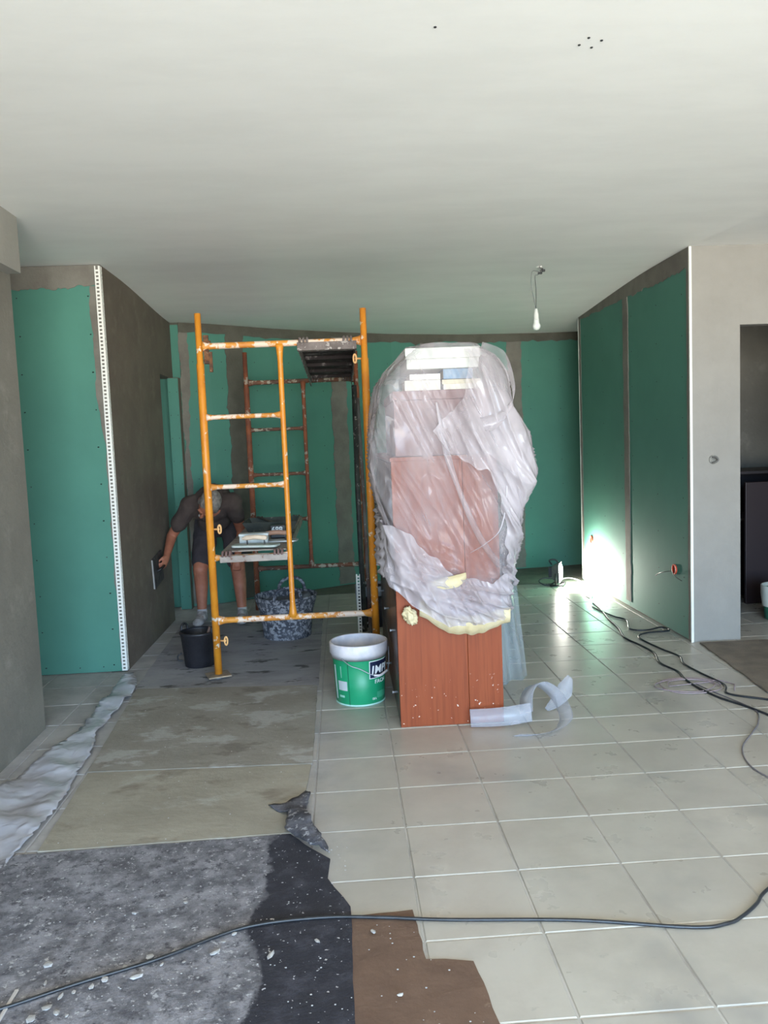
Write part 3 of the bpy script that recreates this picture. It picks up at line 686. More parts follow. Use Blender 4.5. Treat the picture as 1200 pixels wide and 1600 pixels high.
# black rubber bucket
bb = thing('rubber_bucket', 'black rubber bucket splashed with cement standing behind the near left scaffold post', 'bucket', (-.99, 5.32, 0))
m_rub = M('black_rubber', (24, 23, 27), .5, (40, 38, 42), 8, spots=(120, 118, 122), sscale=30, sth=(.68, .72), bmp=.4, bscale=20)
bucket_open([(.090, .0), (.096, .006), (.117, .215), (.125, .222), (.125, .234), (.118, .236)], .006, -.99, 5.32, 'body', m_rub, bb)
for s in (-1, 1):
    a0 = 2.6 if s < 0 else -.4
    pts = [(-.99+.122*math.cos(a0+q), 5.32+.122*math.sin(a0+q), .23+h) for q, h in ((-.25, 0), (-.2, .03), (0, .042), (.2, .03), (.25, 0))]
    tubeo('handle', spline(pts, 5), .008, m_rub, bb, 8)
tubeo('side_loop', spline([(-1.095, 5.27, .10), (-1.12, 5.265, .085), (-1.118, 5.265, .055), (-1.088, 5.27, .05)], 5), .005, m_rub, bb, 8)
latheo('cement_inside', [(.106, .16), (.001, .165)], -.99, 5.32, M('dark_cement', (64, 62, 64), .7), bb, 32, False)
tubeo('mixing_stick', [(-.94, 5.3, .17), (-.905, 5.29, .26)], .012, M('stick_wood', (116, 92, 82), .8), bb, 8)
# cement-crusted tub
tb = thing('mortar_tub', 'large cement-crusted flexible tub with two handles between the scaffold frames', 'tub', (-.46, 6.02, 0))
m_crust = M('cement_crusted_rubber', (44, 46, 56), .8, (96, 98, 106), 7, spots=(158, 158, 164), sscale=38, sth=(.46, .58), bmp=1, bscale=40)
bucket_open([(.165, .0), (.178, .01), (.190, .14), (.200, .20), (.232, .305), (.236, .31), (.232, .318)], .008, -.46, 6.02, 'body', m_crust, tb, 64)
for s in (1, -1):
    pts = [(-.46+.05*u+.03, 6.02+s*.222+(s*.01), .31+h) for u, h in ((-2.0, 0), (-1.7, .05), (-.8, .085), (.8, .09), (1.7, .055), (2.0, 0))]
    tubeo('handle', spline(pts, 5), [.013]*26, m_crust, tb, 8)
bm = bmesh.new()
rr = [[bm.verts.new((-.46+r*math.cos(2*PI*k/40), 6.02+r*math.sin(2*PI*k/40), .265+(.07*max(0, math.cos(2*PI*k/40))*r/.2 if r < .21 else 0)+.02*noise.noise(Vector((r*20*math.cos(2*PI*k/40), r*20*math.sin(2*PI*k/40), 3))))) for k in range(40)] for r in (.212, .17, .12, .06, .01)]
for a, b in zip(rr[:-1], rr[1:]):
    for k in range(40): bm.faces.new((a[k], a[(k+1) % 40], b[(k+1) % 40], b[k]))
bm.faces.new(rr[-1]); fin('mortar', bm, M('light_mortar', (128, 134, 142), .8, (104, 110, 118), 14, bmp=.6), tb, True)
# navy and white bucket behind the right post
nb = thing('mixing_bucket', 'dark bucket with white band and triangle mark standing behind the green bucket', 'bucket', (.20, 6.25, 0))
rf2 = lambda z: .118+.05*z
bucket_open([(.113, .0), (.118, .005), (.133, .300)], .004, .20, 6.25, 'body', M('navy_plastic', (24, 25, 34), .4, (36, 36, 44), 8), nb)
bm = bmesh.new(); lathe(bm, [(.131, .245), (.139, .248), (.140, .318), (.136, .322), (.130, .318), (.129, .25)], .20, 6.25, 40, False)
a = list(bm.verts)
for k in range(40): bm.faces.new((a[k], a[(k+1) % 40], a[5*40+(k+1) % 40], a[5*40+k]))
fin('rim', bm, M('pale_band', (164, 172, 178), .5, (140, 148, 156), 12), nb, True)
# white triangle mark on its side
bm = bmesh.new(); tri = [(.0, .0), (.07, .0), (.05, .075)]
A = [bm.verts.new((x, y, 0)) for x, y in tri]; bm.faces.new(A); me = bpy.data.meshes.new('mark'); bm.to_mesh(me); bm.free()
wrap(me, -.55, .03, .20, 6.25, rf2, .002); me.materials.append(m_whiteprint); o = link(bpy.data.objects.new('mark', me), nb); o.matrix_parent_inverse = Matrix.Translation(-nb.location)
tubeo('wire_handle', spline([(.065, 6.22, .27), (.08, 6.16, .08), (.14, 6.115, .05), (.19, 6.11, .012)], 6), .003, m_galv, nb, 6)
bdz = thing('corner_bead_offcut', 'white perforated corner bead strip standing by the dark bucket behind the orange post', 'strip', (.10, 6.0, 0))
bead('strip', .072, 5.97, 1, 0, .002, .45, bdz, .026)
boxo('nose', (.068, .073, 5.968, 5.974, .002, .45), m_bead, bdz)
yb = thing('yellow_can', 'olive yellow plastic canister half hidden behind the near right scaffold post', 'canister', (.215, 6.52, 0))
boxo('body', (.18, .235, 6.48, 6.56, .001, .53), M('olive_plastic', (150, 152, 84), .6, (126, 130, 70), 10), yb, bevel=.008)
latheo('cap', [(.015, .53), (.015, .555), (.012, .558)], .21, 6.52, M('olive_cap', (120, 122, 70), .6), yb, 16)

# ================================================================== CABINET WITH ITS WRAPPED LOAD
cb_ = thing('wooden_cabinet', 'long reddish brown wooden cabinet, its plain end panel facing the camera below the plastic film', 'cabinet', (.5, 4.75, 0))
boxo('body', (.252, .745, 3.965, 5.62, .0, 1.318), m_wooddark, cb_)
boxo('end_panel', (.238, .5835, 3.94, 3.965, 0, 1.325), m_wood, cb_, bevel=.0015)
boxo('end_panel', (.5855, .757, 3.942, 3.965, 0, 1.325), m_wood, cb_, bevel=.0015)
boxo('top_board', (.232, .763, 3.935, 5.63, 1.325, 1.345), m_wood, cb_, bevel=.002)
yy = [3.97, 4.52, 5.07, 5.615]; zz_ = [.015, .27, .66, 1.315]
for r in range(3):
    for c in range(3):
        d = boxo('drawer' if r < 2 else 'door', (.236, .2515, yy[c]+.003, yy[c+1]-.003, zz_[r]+.003, zz_[r+1]-.003), m_wooddark, cb_, bevel=.002)
        zc = (zz_[r]+zz_[r+1])/2 if r < 2 else .8
        bm = bmesh.new(); tube(bm, [(.237, yy[c]+.10, zc), (.215, yy[c]+.10, zc), (.207, yy[c]+.10, zc)], [.005, .005, .009], 10)
        k_ = fin('knob', bm, m_galv, None, True); k_.parent = d; k_.matrix_parent_inverse = d.matrix_world.inverted() @ Matrix.Translation(-cb_.location) if False else Matrix.Identity(4)
        d.matrix_world  # knob geometry shares the drawer's world frame
# grey carton and stacked things on top of the cabinet (seen through the film)
gc = thing('grey_storage_box', 'large mauve-grey box on top of the wooden cabinet under the plastic film', 'box', (.5, 4.3, 1.346))
m_mauve = M('mauve_card', (140, 108, 104), .7, (128, 98, 96), 5)
boxo('body', (.265, .735, 3.985, 4.75, 1.346, 1.62), m_mauve, gc, bevel=.004); boxo('lid', (.26, .74, 3.98, 4.755, 1.62, 1.665), m_mauve, gc, bevel=.004)
m_cream = M('cream_cover', (226, 222, 208), .6, (214, 208, 192), 12)
def book(name, label, x0, x1, y0, y1, z0, z1, cm, group='books and boxes stacked under the film'):
    b = thing(name, label, 'book', ((x0+x1)/2, (y0+y1)/2, z0), group); c = .004
    boxo('cover', (x0, x1, y0, y1, z0, z0+c), cm, b); boxo('cover', (x0, x1, y0, y1, z1-c, z1), cm, b)
    boxo('spine', (x0, x1, y0-.002, y0+c, z0, z1), cm, b); boxo('pages', (x0+.005, x1-.005, y0+c, y1-.006, z0+c, z1-c), M('page_paper', (232, 226, 206), .8), b); return b
book('book', 'thick cream book at the left foot of the stack under the film', .325, .50, 4.0, 4.25, 1.666, 1.715, m_cream)
book('book', 'cream paperback at the right foot of the stack under the film', .515, .71, 4.0, 4.25, 1.666, 1.692, m_cream)
book('book', 'thin ivory paperback second from the bottom on the right of the stack', .51, .70, 4.01, 4.25, 1.693, 1.715, M('ivory_cover', (214, 204, 176), .6))
book('book', 'narrow white book in the middle left of the stack under the film', .35, .50, 4.0, 4.24, 1.717, 1.745, M('white_cover', (230, 228, 222), .6))
book('book', 'blue covered book in the middle right of the stack under the film', .515, .66, 3.995, 4.24, 1.717, 1.765, M('blue_cover', (112, 146, 176), .6, (150, 170, 186), 30))
wb = thing('white_box', 'pale greenish white flat box on the very top of the wrapped cabinet', 'box', (.51, 4.15, 1.767))
m_pg = M('pale_carton', (212, 220, 212), .6, (226, 226, 216), 4)
boxo('body', (.335, .690, 3.975, 4.38, 1.767, 1.815), m_pg, wb, bevel=.003); boxo('lid', (.33, .695, 3.97, 4.385, 1.815, 1.868), m_pg, wb, bevel=.004)

# plastic film draped over everything
OUT = [(1.884, .360, .716), (1.821, .301, .797), (1.759, .229, .825), (1.696, .195, .839), (1.571, .168, .858), (1.442, .146, .929), (1.315, .138, .942), (1.187, .158, .939), (1.058, .191, .896), (.960, .197, .884), (.897, .188, .853), (.799, .190, .834), (.701, .203, .831), (.601, .200, .825), (.532, .205, .822), (.480, .21, .80)][::-1]
oz = [p[0] for p in OUT]; ol = [p[1] for p in OUT]; orr = [p[2] for p in OUT]
hx_, hz_ = [.17, .298, .36, .482, .608, .782], [.763, .631, .596, .525, .512, .546]
def ring(u, l, r, yf, yb, rc=.06):
    """walks the plan of the load: u 0 back left corner .20 front left .62 front right .88 back right 1 back left"""
    if u < .20: t = u/.20; return l, yb+(yf+rc-yb)*t, -1., 0., -(yf+rc+(1-t)*(yb-yf))+2.5
    if u < .25: a = PI+PI/2*(u-.20)/.05; return l+rc+rc*math.cos(a), yf+rc+rc*math.sin(a), math.cos(a), math.sin(a), l+rc-.1+(u-.25)*2
    if u < .57: t = (u-.25)/.32; return l+rc+(r-l-2*rc)*t, yf, 0., -1., l+rc-.1+(r-l-2*rc)*t
    if u < .62: a = 1.5*PI+PI/2*(u-.57)/.05; return r-rc+rc*math.cos(a), yf+rc+rc*math.sin(a), math.cos(a), math.sin(a), r-rc-.1+(u-.57)*2
    if u < .88: t = (u-.62)/.26; return r, yf+rc+(yb-yf-rc)*t, 1., 0., r-rc+(yb-yf)*t
    t = (u-.88)/.12; return r+(l-r)*t, yb, 0., 1., r+3+t*.7
def film_point(u, v, push, fold=1.0, seed=0, zlo=None, zhi=None):
    l, r = .2, .82; x0 = ring(u, .2, .82, 3.9, 5.6)
    hem = interp(x0[0], hx_, hz_) if .2 <= u <= .62 else (.60+.10*noise.noise(Vector((u*14, 3, 1))) if u > .62 else .763-.05*noise.noise(Vector((u*14, 3, 1))))
    if zlo is not None: hem = max(hem, zlo+.10*noise.noise(Vector((u*9, seed, 4)))+.05*noise.noise(Vector((u*40, seed, 4))))
    top = 1.884 if zhi is None else interp(x0[0] if .2 <= u <= .62 else (.17 if u < .2 else .86), [.17, .3, .42, .55, .68, .8, .86], [1.06, .97, .86, .755, .715, .76, .80])+.4*(.12*noise.noise(Vector((u*9, seed, 7)))+.05*noise.noise(Vector((u*34, seed, 7))))
    z = hem+(top-hem)*v
    l, r = interp(z, oz, ol)+.022, interp(z, oz, orr)-.040
    yf = 3.90-.02*math.sin(PI*min(1, max(0, (z-.5)/1.38))); yb = interp(z, [.5, 1.3, 1.45, 1.7, 1.9], [5.72, 5.75, 5.4, 4.95, 4.55])
    if z > 1.70: yf += (z-1.70)*.22
    rc = .05 if z < 1.72 else .05+.25*(z-1.72)
    x, y, nx, ny, s = ring(u, l, r, yf, yb, rc)
    q = s*5.5+(z-1.2)*2.4
    ridge = 1-abs(noise.noise(Vector((q, z*.8+seed, seed))))*3.0
    fine = 1-abs(noise.noise(Vector((s*19+(z-1)*9, z*2.6, seed+4))))*2.6
    d = .034*max(0, ridge)**3+.012*max(0, fine)**2+.014*noise.noise(Vector((s*6, z*4, seed+8)))
    low = sstep((.98-z)/.35)
    sw = 1-abs(noise.noise(Vector((s*3.0+seed, z*15+s*6, seed+2))))*2.4
    d += low*(.030 if .2 < u < .62 else .010)*max(0, sw)**2
    d = d*fold+push
    X_ = x+nx*d*(.8 if ny == 0 else .6)
    if y > 4.5 and X_ < .5: X_ = max(X_, .155+.060*sstep((y-4.5)/.35))
    return Vector((X_, y+ny*d, z))
def film_mesh(name, a0, a1, na, nv, mat, parent, push, seed, cap=False, v1=1., **kw):
    bm = bmesh.new(); g = []
    for j in range(nv+1):
        g.append([bm.verts.new(film_point((a0+(a1-a0)*i/na) % 1.0 if cap else (a0 if not callable(a0) else a0(v1*j/nv))+(a1-(a0 if not callable(a0) else a0(v1*j/nv)))*i/na, v1*j/nv, push, seed=seed, **kw)) for i in range(na+(0 if cap else 1))])
    n = len(g[0])
    for j in range(nv):
        for i in range(n if cap else n-1): bm.faces.new((g[j][i], g[j][(i+1) % n], g[j+1][(i+1) % n], g[j+1][i]))
    if cap:
        prev = g[-1]; c = sum((v.co for v in prev), Vector())/n
        for t_ in (.8, .55, .3, .08):
            cur = [bm.verts.new(c+(v.co-c)*t_+Vector((0, 0, .006*(1-t_)))) for v in g[-1]]
            for i in range(n): bm.faces.new((prev[i], prev[(i+1) % n], cur[(i+1) % n], cur[i]))
            prev = cur
        bm.faces.new(prev)
    return fin(name, bm, mat, parent, True)
fl = thing('plastic_film', 'crumpled translucent plastic film draped over the wooden cabinet and its load', 'plastic sheet', (.5, 4.6, 1.9))
film_mesh('inner_layer', 0, 1, 460, 180, m_film, fl, .004, 1, cap=True)
film_mesh('outer_layer', lambda v: interp(.74+1.144*v, [.74, 1.0, 1.25, 1.36, 1.46, 1.56, 1.9], [.585, .56, .49, .40, .355, .44, .53])+.012*noise.noise(Vector((v*12, 3, 3))), .80, 220, 150, m_filmmid, fl, .022, 5, zlo=.74, v1=.97, fold=1.5)
film_mesh('bunched_hem', .0, .72, 380, 60, m_filmthick, fl, .014, 9, zhi=.92, fold=1.4)
# twisted ribbons of film running down the front
def ribbon(name, pts, wdir, wd, mat, parent, n=8, tw=0):
    P2 = spline(pts, n); bm = bmesh.new(); prev = None; wdir = Vector(wdir).normalized()
    for i, p in enumerate(P2):
        t_ = (P2[min(i+1, len(P2)-1)]-P2[max(0, i-1)]).normalized()
        w_ = Matrix.Rotation(tw*i/len(P2), 3, t_) @ wdir; ww = wd if not isinstance(wd, (list, tuple)) else interp(i/(len(P2)-1), [k/(len(wd)-1) for k in range(len(wd))], wd)
        nn = t_.cross(w_).normalized()*.0006
        cur = [bm.verts.new(p+w_*ww/2+nn), bm.verts.new(p-w_*ww/2+nn), bm.verts.new(p-w_*ww/2-nn), bm.verts.new(p+w_*ww/2-nn)]
        if prev:
            for k in range(4): bm.faces.new((prev[k], prev[(k+1) % 4], cur[(k+1) % 4], cur[k]))
        else: bm.faces.new(cur)
        prev = cur
    bm.faces.new(prev[::-1]); return fin(name, bm, mat, parent, True)
ribbon('twisted_fold', [(.46, 3.86, 1.60), (.50, 3.845, 1.36), (.545, 3.835, 1.2), (.60, 3.835, 1.05), (.66, 3.83, .92), (.74, 3.825, .8)], (1, .3, 0), [.01, .035, .022, .03, .04, .05], m_film2, fl, tw=1.2)
ribbon('twisted_fold', [(.775, 3.86, 1.42), (.785, 3.85, 1.25), (.775, 3.84, 1.1), (.74, 3.83, .98), (.67, 3.825, .92), (.60, 3.83, .88)], (1, .2, .3), [.004, .006, .007, .008, .010, .012], m_filmthick, fl)
ribbon('twisted_fold', [(.70, 3.95, 1.87), (.79, 3.90, 1.80), (.83, 3.87, 1.68), (.82, 3.855, 1.58), (.74, 3.85, 1.50), (.62, 3.85, 1.49)], (.3, .2, 1), [.03, .07, .05, .06, .09, .05], m_film2, fl)

# cream paper hem and tail
m_cpaper = M('cream_paper', (206, 192, 158), .75, (196, 178, 134), 9, bmp=.4, bscale=30)
bm = bmesh.new(); pr = None
for i in range(61):
    x = .345+.445*i/60; h = interp(x, hx_, hz_); r_ = .012*noise.noise(Vector((x*22, 1, 2)))
    wdt = .028+.022*math.sin(PI*(i/60))
    dd = .006*noise.noise(Vector((x*40, 5, 2)))
    cur = [bm.verts.new((x, 3.868+dd, h+.05)), bm.verts.new((x, 3.872+dd, h)), bm.verts.new((x, 3.89+dd, h-wdt+r_)), bm.verts.new((x, 3.893+dd, h-wdt+r_)), bm.verts.new((x, 3.875+dd, h)), bm.verts.new((x, 3.871+dd, h+.05))]
    if pr:
        for k in range(6): bm.faces.new((pr[k], pr[(k+1) % 6], cur[(k+1) % 6], cur[k]))
    else: bm.faces.new(cur)
    pr = cur
bm.faces.new(pr[::-1]); fin('paper_hem', bm, m_cpaper, fl, True)
bm = bmesh.new(); r = bmesh.ops.create_icosphere(bm, subdivisions=4, radius=1)
for v in bm.verts:
    k = 1+.5*noise.noise(v.co*2.2+Vector((3, 1, 2)))+.25*noise.noise(v.co*6)
    v.co = Vector((.302+v.co.x*.034*k, 3.905+v.co.y*.022*k, .570+v.co.z*.040*k-(v.co.x*.02)))
fin('paper_knot', bm, m_cpaper, fl, True)
ribbon('paper_hem', [(.40, 3.85, .735), (.46, 3.835, .735), (.53, 3.835, .745), (.575, 3.85, .765)], (0, .2, 1), [.01, .055, .06, .03], m_cpaper, fl)
# tail of film hanging behind the right side down to the floor
bm = bmesh.new(); g = []
for j in range(31):
    z = .9*(1-j/30); row = []
    for i in range(25):
        u = i/24; x = .80+u*(.155+.09*(1-z/.9)); y = 4.5+.15*u+.03*math.sin(u*14+z*3)+.01*noise.noise(Vector((u*6, z*5, 1)))
        row.append(bm.verts.new((x+.02*noise.noise(Vector((z*4, 2, 1)))*u, y, z+.004)))
    g.append(row)
for j in range(30):
    for i in range(24): bm.faces.new((g[j][i], g[j][i+1], g[j+1][i+1], g[j+1][i]))
fin('hanging_tail', bm, m_filmtail, fl, True)
# curled reinforcing mesh tape on the floor
tp = thing('mesh_tape', 'curled strip of white mesh tape lying at the right foot of the wooden cabinet', 'tape', (.85, 3.9, 0))
ribbon('strip', [(.578, 3.885, .047), (.68, 3.87, .050), (.78, 3.86, .058), (.88, 3.87, .066)], (0, .35, 1), [.085, .088, .09, .09], m_tape, tp)
ribbon('strip', [(.86, 3.90, .05), (.885, 3.98, .12), (.94, 4.03, .155), (1.0, 4.02, .14), (1.045, 3.96, .09), (1.05, 3.86, .03), (.98, 3.78, .006), (.86, 3.72, .004), (.76, 3.73, .004)], (.5, -.6, .35), [.09, .09, .09, .09, .085, .09, .09, .09], m_tape, tp, 10)
ribbon('strip', [(1.0, 4.05, .01), (1.06, 4.1, .03), (1.13, 4.16, .075), (1.17, 4.2, .13)], (.6, -.3, -.6), [.02, .06, .09, .03], m_tape, tp)

# ================================================================== FLOOR COVERINGS
def gsheet(nm, label, cat, poly, mat, **kw):
    return tag(sheet(nm, poly, mat, **kw), label, cat)
wv_ = lambda a, f: (lambda x, y: a*(noise.noise(Vector((x*f, y*f, 2)))+.35))
gsheet('hardboard_sheet', 'dusty brown hardboard sheet on the floor, nearest the camera beside the black felt', 'board', [(-1.155, 2.872), (-.225, 2.892), (-.195, 3.52), (-1.19, 3.575)], m_hardboard, z0=.002, th=.006, spacing=.08, ragged=.002)
gsheet('hardboard_sheet', 'middle hardboard sheet with dried slurry patches, between seam and scaffold foot', 'board', [(-1.195, 3.585), (-.19, 3.53), (-.20, 4.705), (-1.285, 4.83)], m_hardwet, z0=.002, th=.007, spacing=.08, ragged=.002)
gsheet('hardboard_sheet', 'grey cement-wet floor sheet under the scaffold and the tub', 'board', [(-1.30, 4.845), (-.195, 4.72), (-.21, 6.62), (-1.36, 6.62)], m_slurry, z0=.001, th=.003, spacing=.09, ragged=.004)
gsheet('black_felt', 'black felt mat, trodden grey with dust and chips, in the left foreground', 'mat', [(-1.55, 2.60), (-1.22, 2.86), (-.25, 2.885), (-.16, 2.76), (-.10, 2.69), (-.107, 2.564), (-.034, 2.389), (-.030, 2.0), (-.022, 1.3), (-1.6, 1.3)], m_felt, z0=.002, th=.004, spacing=.05, amp=.0, ragged=.003, zf=wv_(.003, 4))
gsheet('brown_paper_mat', 'torn brown paper mat beside the black felt at the bottom edge', 'mat', [(-.06, 2.338), (.05, 2.352), (.155, 2.358), (.171, 2.118), (.225, 2.113), (.299, 2.095), (.323, 1.86), (.37, 1.3), (-.05, 1.3)], m_brownmat, z0=.0008, th=.002, spacing=.04, ragged=.004)
gsheet('doorway_mat', 'dusty brown mat lying before the doorway at the right edge', 'mat', [(2.318, 5.18), (2.27, 4.67), (2.215, 4.13), (2.9, 3.9), (3.3, 5.0), (2.75, 5.16)], m_jute, z0=.001, th=.008, spacing=.07, ragged=.006, zf=wv_(.006, 4))
gsheet('dusty_plastic_strip', 'crumpled dusty plastic sheet strip running along the left wall', 'plastic sheet',
       [(-1.385, 5.17), (-1.30, 4.9), (-1.285, 4.6), (-1.30, 4.36), (-1.298, 4.07), (-1.25, 3.85), (-1.235, 3.6), (-1.205, 3.3), (-1.21, 2.95), (-1.245, 2.768), (-1.27, 2.2), (-1.6, 2.2), (-1.56, 3.0), (-1.515, 3.43), (-1.478, 3.77), (-1.405, 4.09), (-1.42, 4.6), (-1.435, 4.968), (-1.445, 5.16)], m_sheet, z0=.003, th=.0015, spacing=.022, amp=.030, ragged=.008, seed=3)
gsheet('felt_flap', 'crumpled dusty black flap turned up where felt meets hardboard', 'mat', [(-.350, 3.125), (-.28, 3.12), (-.205, 3.20), (-.185, 3.17), (-.195, 3.02), (-.165, 2.88), (-.12, 2.77), (-.10, 2.70), (-.20, 2.80), (-.27, 2.90), (-.262, 3.02), (-.30, 3.06)], M('dusty_flap', (56, 55, 60), .9, (104, 102, 108), 16, spots=(150, 148, 150), sscale=30, sth=(.56, .62), bmp=.8), z0=.009, th=.003, spacing=.018, amp=.035, ragged=.004, seed=11)
# plaster chips: larger ones one by one, the crumbs as one object
def chip_mesh(sd):
    rnd = random.Random(sd); bm = bmesh.new(); bmesh.ops.create_icosphere(bm, subdivisions=1, radius=1)
    for v in bm.verts: v.co *= rnd.uniform(.65, 1.25)
    me = bpy.data.meshes.new('plaster_chip'); bm.to_mesh(me); bm.free(); me.materials.append(m_chip); return me
cms = [chip_mesh(s) for s in range(5)]
spots_ = [(-.70, 2.115), (-.73, 2.09), (-.77, 2.075), (-.80, 2.06), (-.82, 2.02), (-.79, 2.00), (-.76, 1.985), (-.845, 1.98), (-.66, 2.16), (-.60, 2.20), (-.56, 2.165), (-.54, 2.22), (-.50, 2.17), (-.475, 2.245), (-.40, 2.25), (-.375, 2.285), (-.70, 2.43), (-.55, 2.47), (-.26, 2.17), (-.13, 2.22), (.03, 2.25), (.09, 1.97), (-.9, 2.05), (-.86, 2.12), (-.97, 1.99), (-.42, 2.2), (-.62, 2.12), (-.88, 2.2)]
for i, (x, y) in enumerate(spots_):
    o = bpy.data.objects.new('plaster_chip', cms[i % 5]); COL.objects.link(o); s = random.uniform(.006, .014)
    o.location = (x, y, .008+s*.3); o.scale = (s*random.uniform(.9, 1.5), s*random.uniform(.6, 1), s*.35); o.rotation_euler = (0, 0, random.uniform(0, 6))
    tag(o, 'whitish plaster chip lying on the floor mats in the foreground', 'chip', 'plaster chips on the felt')
bm = bmesh.new(); rnd = random.Random(5)
for i in range(420):
    if i < 320: x, y = rnd.uniform(-1.1, -.03), rnd.uniform(1.75, 2.8)
    elif i < 345: x, y = rnd.uniform(0, .3), rnd.uniform(1.8, 2.3)
    else: x, y = rnd.uniform(-1.15, -.25), rnd.uniform(2.9, 4.6)
    s = rnd.uniform(.001, .0028); r = bmesh.ops.create_icosphere(bm, subdivisions=1, radius=s)
    bmesh.ops.transform(bm, matrix=Matrix.Translation((x, y, .0075 if y < 2.9 else .0095)) @ Matrix.Diagonal((1.3, 1, .6, 1)), verts=r['verts'])
o = tag(fin('plaster_crumbs', bm, m_chip), 'small white plaster crumbs scattered over the floor mats', 'crumbs'); stuff(o)
o = tag(boxo('wooden_stick', (-.932, -.922, 1.93, 2.10, .008, .014), M('pale_stick', (190, 182, 176), .7), bevel=.002), 'thin pale stick lying on the black felt at the lower left corner', 'stick')

# ================================================================== CABLES
def cable(nm, label, pts, r, mat, cat='cable', n=8):
    P2 = spline(pts, n); return tag(tubeo(nm, P2, r, mat, None, 8), label, cat)
cable('power_cable', 'dark cable crossing the whole foreground from lower left to the right edge', [(-1.1, 1.96, .014), (-.941, 2.023, .014), (-.772, 2.103, .014), (-.57, 2.188, .014), (-.352, 2.305, .0145), (-.126, 2.33, .0145), (.06, 2.315, .011), (.254, 2.285, .008), (.626, 2.241, .0065), (.94, 2.169, .0065), (1.05, 2.175, .0065), (1.107, 2.203, .0065), (1.18, 2.26, .0065), (1.253, 2.331, .0065), (1.5, 2.5, .0065)], .0052, m_cable)
# the two long leads by the right wall
cable('extension_lead', 'black extension lead with a wide loop, running from the work lamp along the right wall', [(1.98, 7.52, .03), (2.10, 7.52, .06), (2.20, 7.40, .03), (2.09, 7.0, .007), (2.08, 6.75, .007), (2.0, 6.45, .007), (2.04, 6.10, .007), (2.09, 5.93, .007), (2.02, 5.66, .007), (2.12, 5.60, .007), (2.25, 5.66, .007), (2.26, 5.55, .007), (2.08, 5.52, .007), (1.99, 5.40, .007), (2.02, 5.1, .007), (2.06, 4.9, .007), (2.02, 4.74, .007), (2.03, 4.55, .007), (2.06, 4.3, .007), (2.01, 4.15, .007), (2.15, 4.03, .007), (2.4, 3.85, .007), (2.8, 3.7, .007)], .0058, m_cable)
cable('extension_lead', 'second black lead winding close beside the looped one down to the right edge', [(2.16, 7.1, .006), (2.13, 6.9, .006), (2.06, 6.7, .006), (2.03, 6.35, .006), (1.98, 6.0, .006), (1.95, 5.7, .006), (1.90, 5.42, .006), (1.93, 5.2, .006), (1.94, 5.0, .006), (1.89, 4.78, .006), (1.92, 4.6, .006), (1.90, 4.45, .006), (1.90, 4.3, .006), (1.935, 4.1, .006), (2.0, 3.95, .006), (2.05, 3.78, .006), (2.06, 3.6, .006), (2.2, 3.4, .006)], .0062, m_cable)
cable('thin_lead', 'thin grey lead curving off towards the right edge below the two black leads', [(1.92, 4.35, .005), (1.95, 4.2, .005), (2.02, 3.9, .004), (1.95, 3.72, .004), (1.86, 3.6, .004), (1.72, 3.42, .004), (1.66, 3.22, .004), (1.70, 3.05, .004), (1.8, 2.95, .004)], .0032, M('grey_lead', (110, 104, 108), .6))
pts = []
for k in range(61):
    a = 2*PI*k/24; q = k/60
    pts.append((1.865+(.185+.03*math.sin(k*.4)-.05*q)*math.cos(a), 4.32+(.15-.05*q)*math.sin(a), .005+.004*q))
tag(tubeo('coiled_lead', pts+[(2.0, 4.36, .007), (2.07, 4.40, .005), (2.12, 4.30, .005), (2.07, 4.2, .005)], .0032, m_cablethin, None, 6), 'thin pinkish lead lying in a loose coil on the tiles', 'cable')
# red socket boxes with wires in the right wall
for i, (y, z, lb) in enumerate([(5.505, .452, 'orange red socket box in the right green wall, the nearer one with loose wires'), (7.392, .434, 'orange red socket box in the right green wall, the farther one beside the work lamp')]):
    t = thing('socket_box', lb, 'socket box', (2.29, y, z), 'socket boxes in the right wall')
    mr = M('socket_orange', (214, 78, 50), .5)
    bm = bmesh.new(); lathe(bm, [(.034, -.004), (.036, .012), (.030, .013), (.028, .0)], 0, 0, 20)
    bmesh.ops.transform(bm, matrix=Matrix.Translation((2.292, y, z)) @ Matrix.Rotation(-PI/2, 4, 'Y'), verts=bm.verts); fin('ring', bm, mr, t, True)
    bm = bmesh.new(); lathe(bm, [(.029, -.003), (.029, .004)], 0, 0, 20)
    bmesh.ops.transform(bm, matrix=Matrix.Translation((2.289, y, z)) @ Matrix.Rotation(-PI/2, 4, 'Y'), verts=bm.verts); fin('back', bm, M('socket_inside', (150, 44, 30), .6), t)
    if i == 0:
        tubeo('wire', spline([(2.27, y, z-.01), (2.24, y+.08, z-.03), (2.25, y+.2, z-.06), (2.26, y+.28, z-.09)], 6), .0022, m_cable, t, 6)
        tubeo('wire', spline([(2.27, y, z-.01), (2.25, y-.08, z-.03), (2.26, y-.18, z-.05)], 6), .0022, m_cable, t, 6)

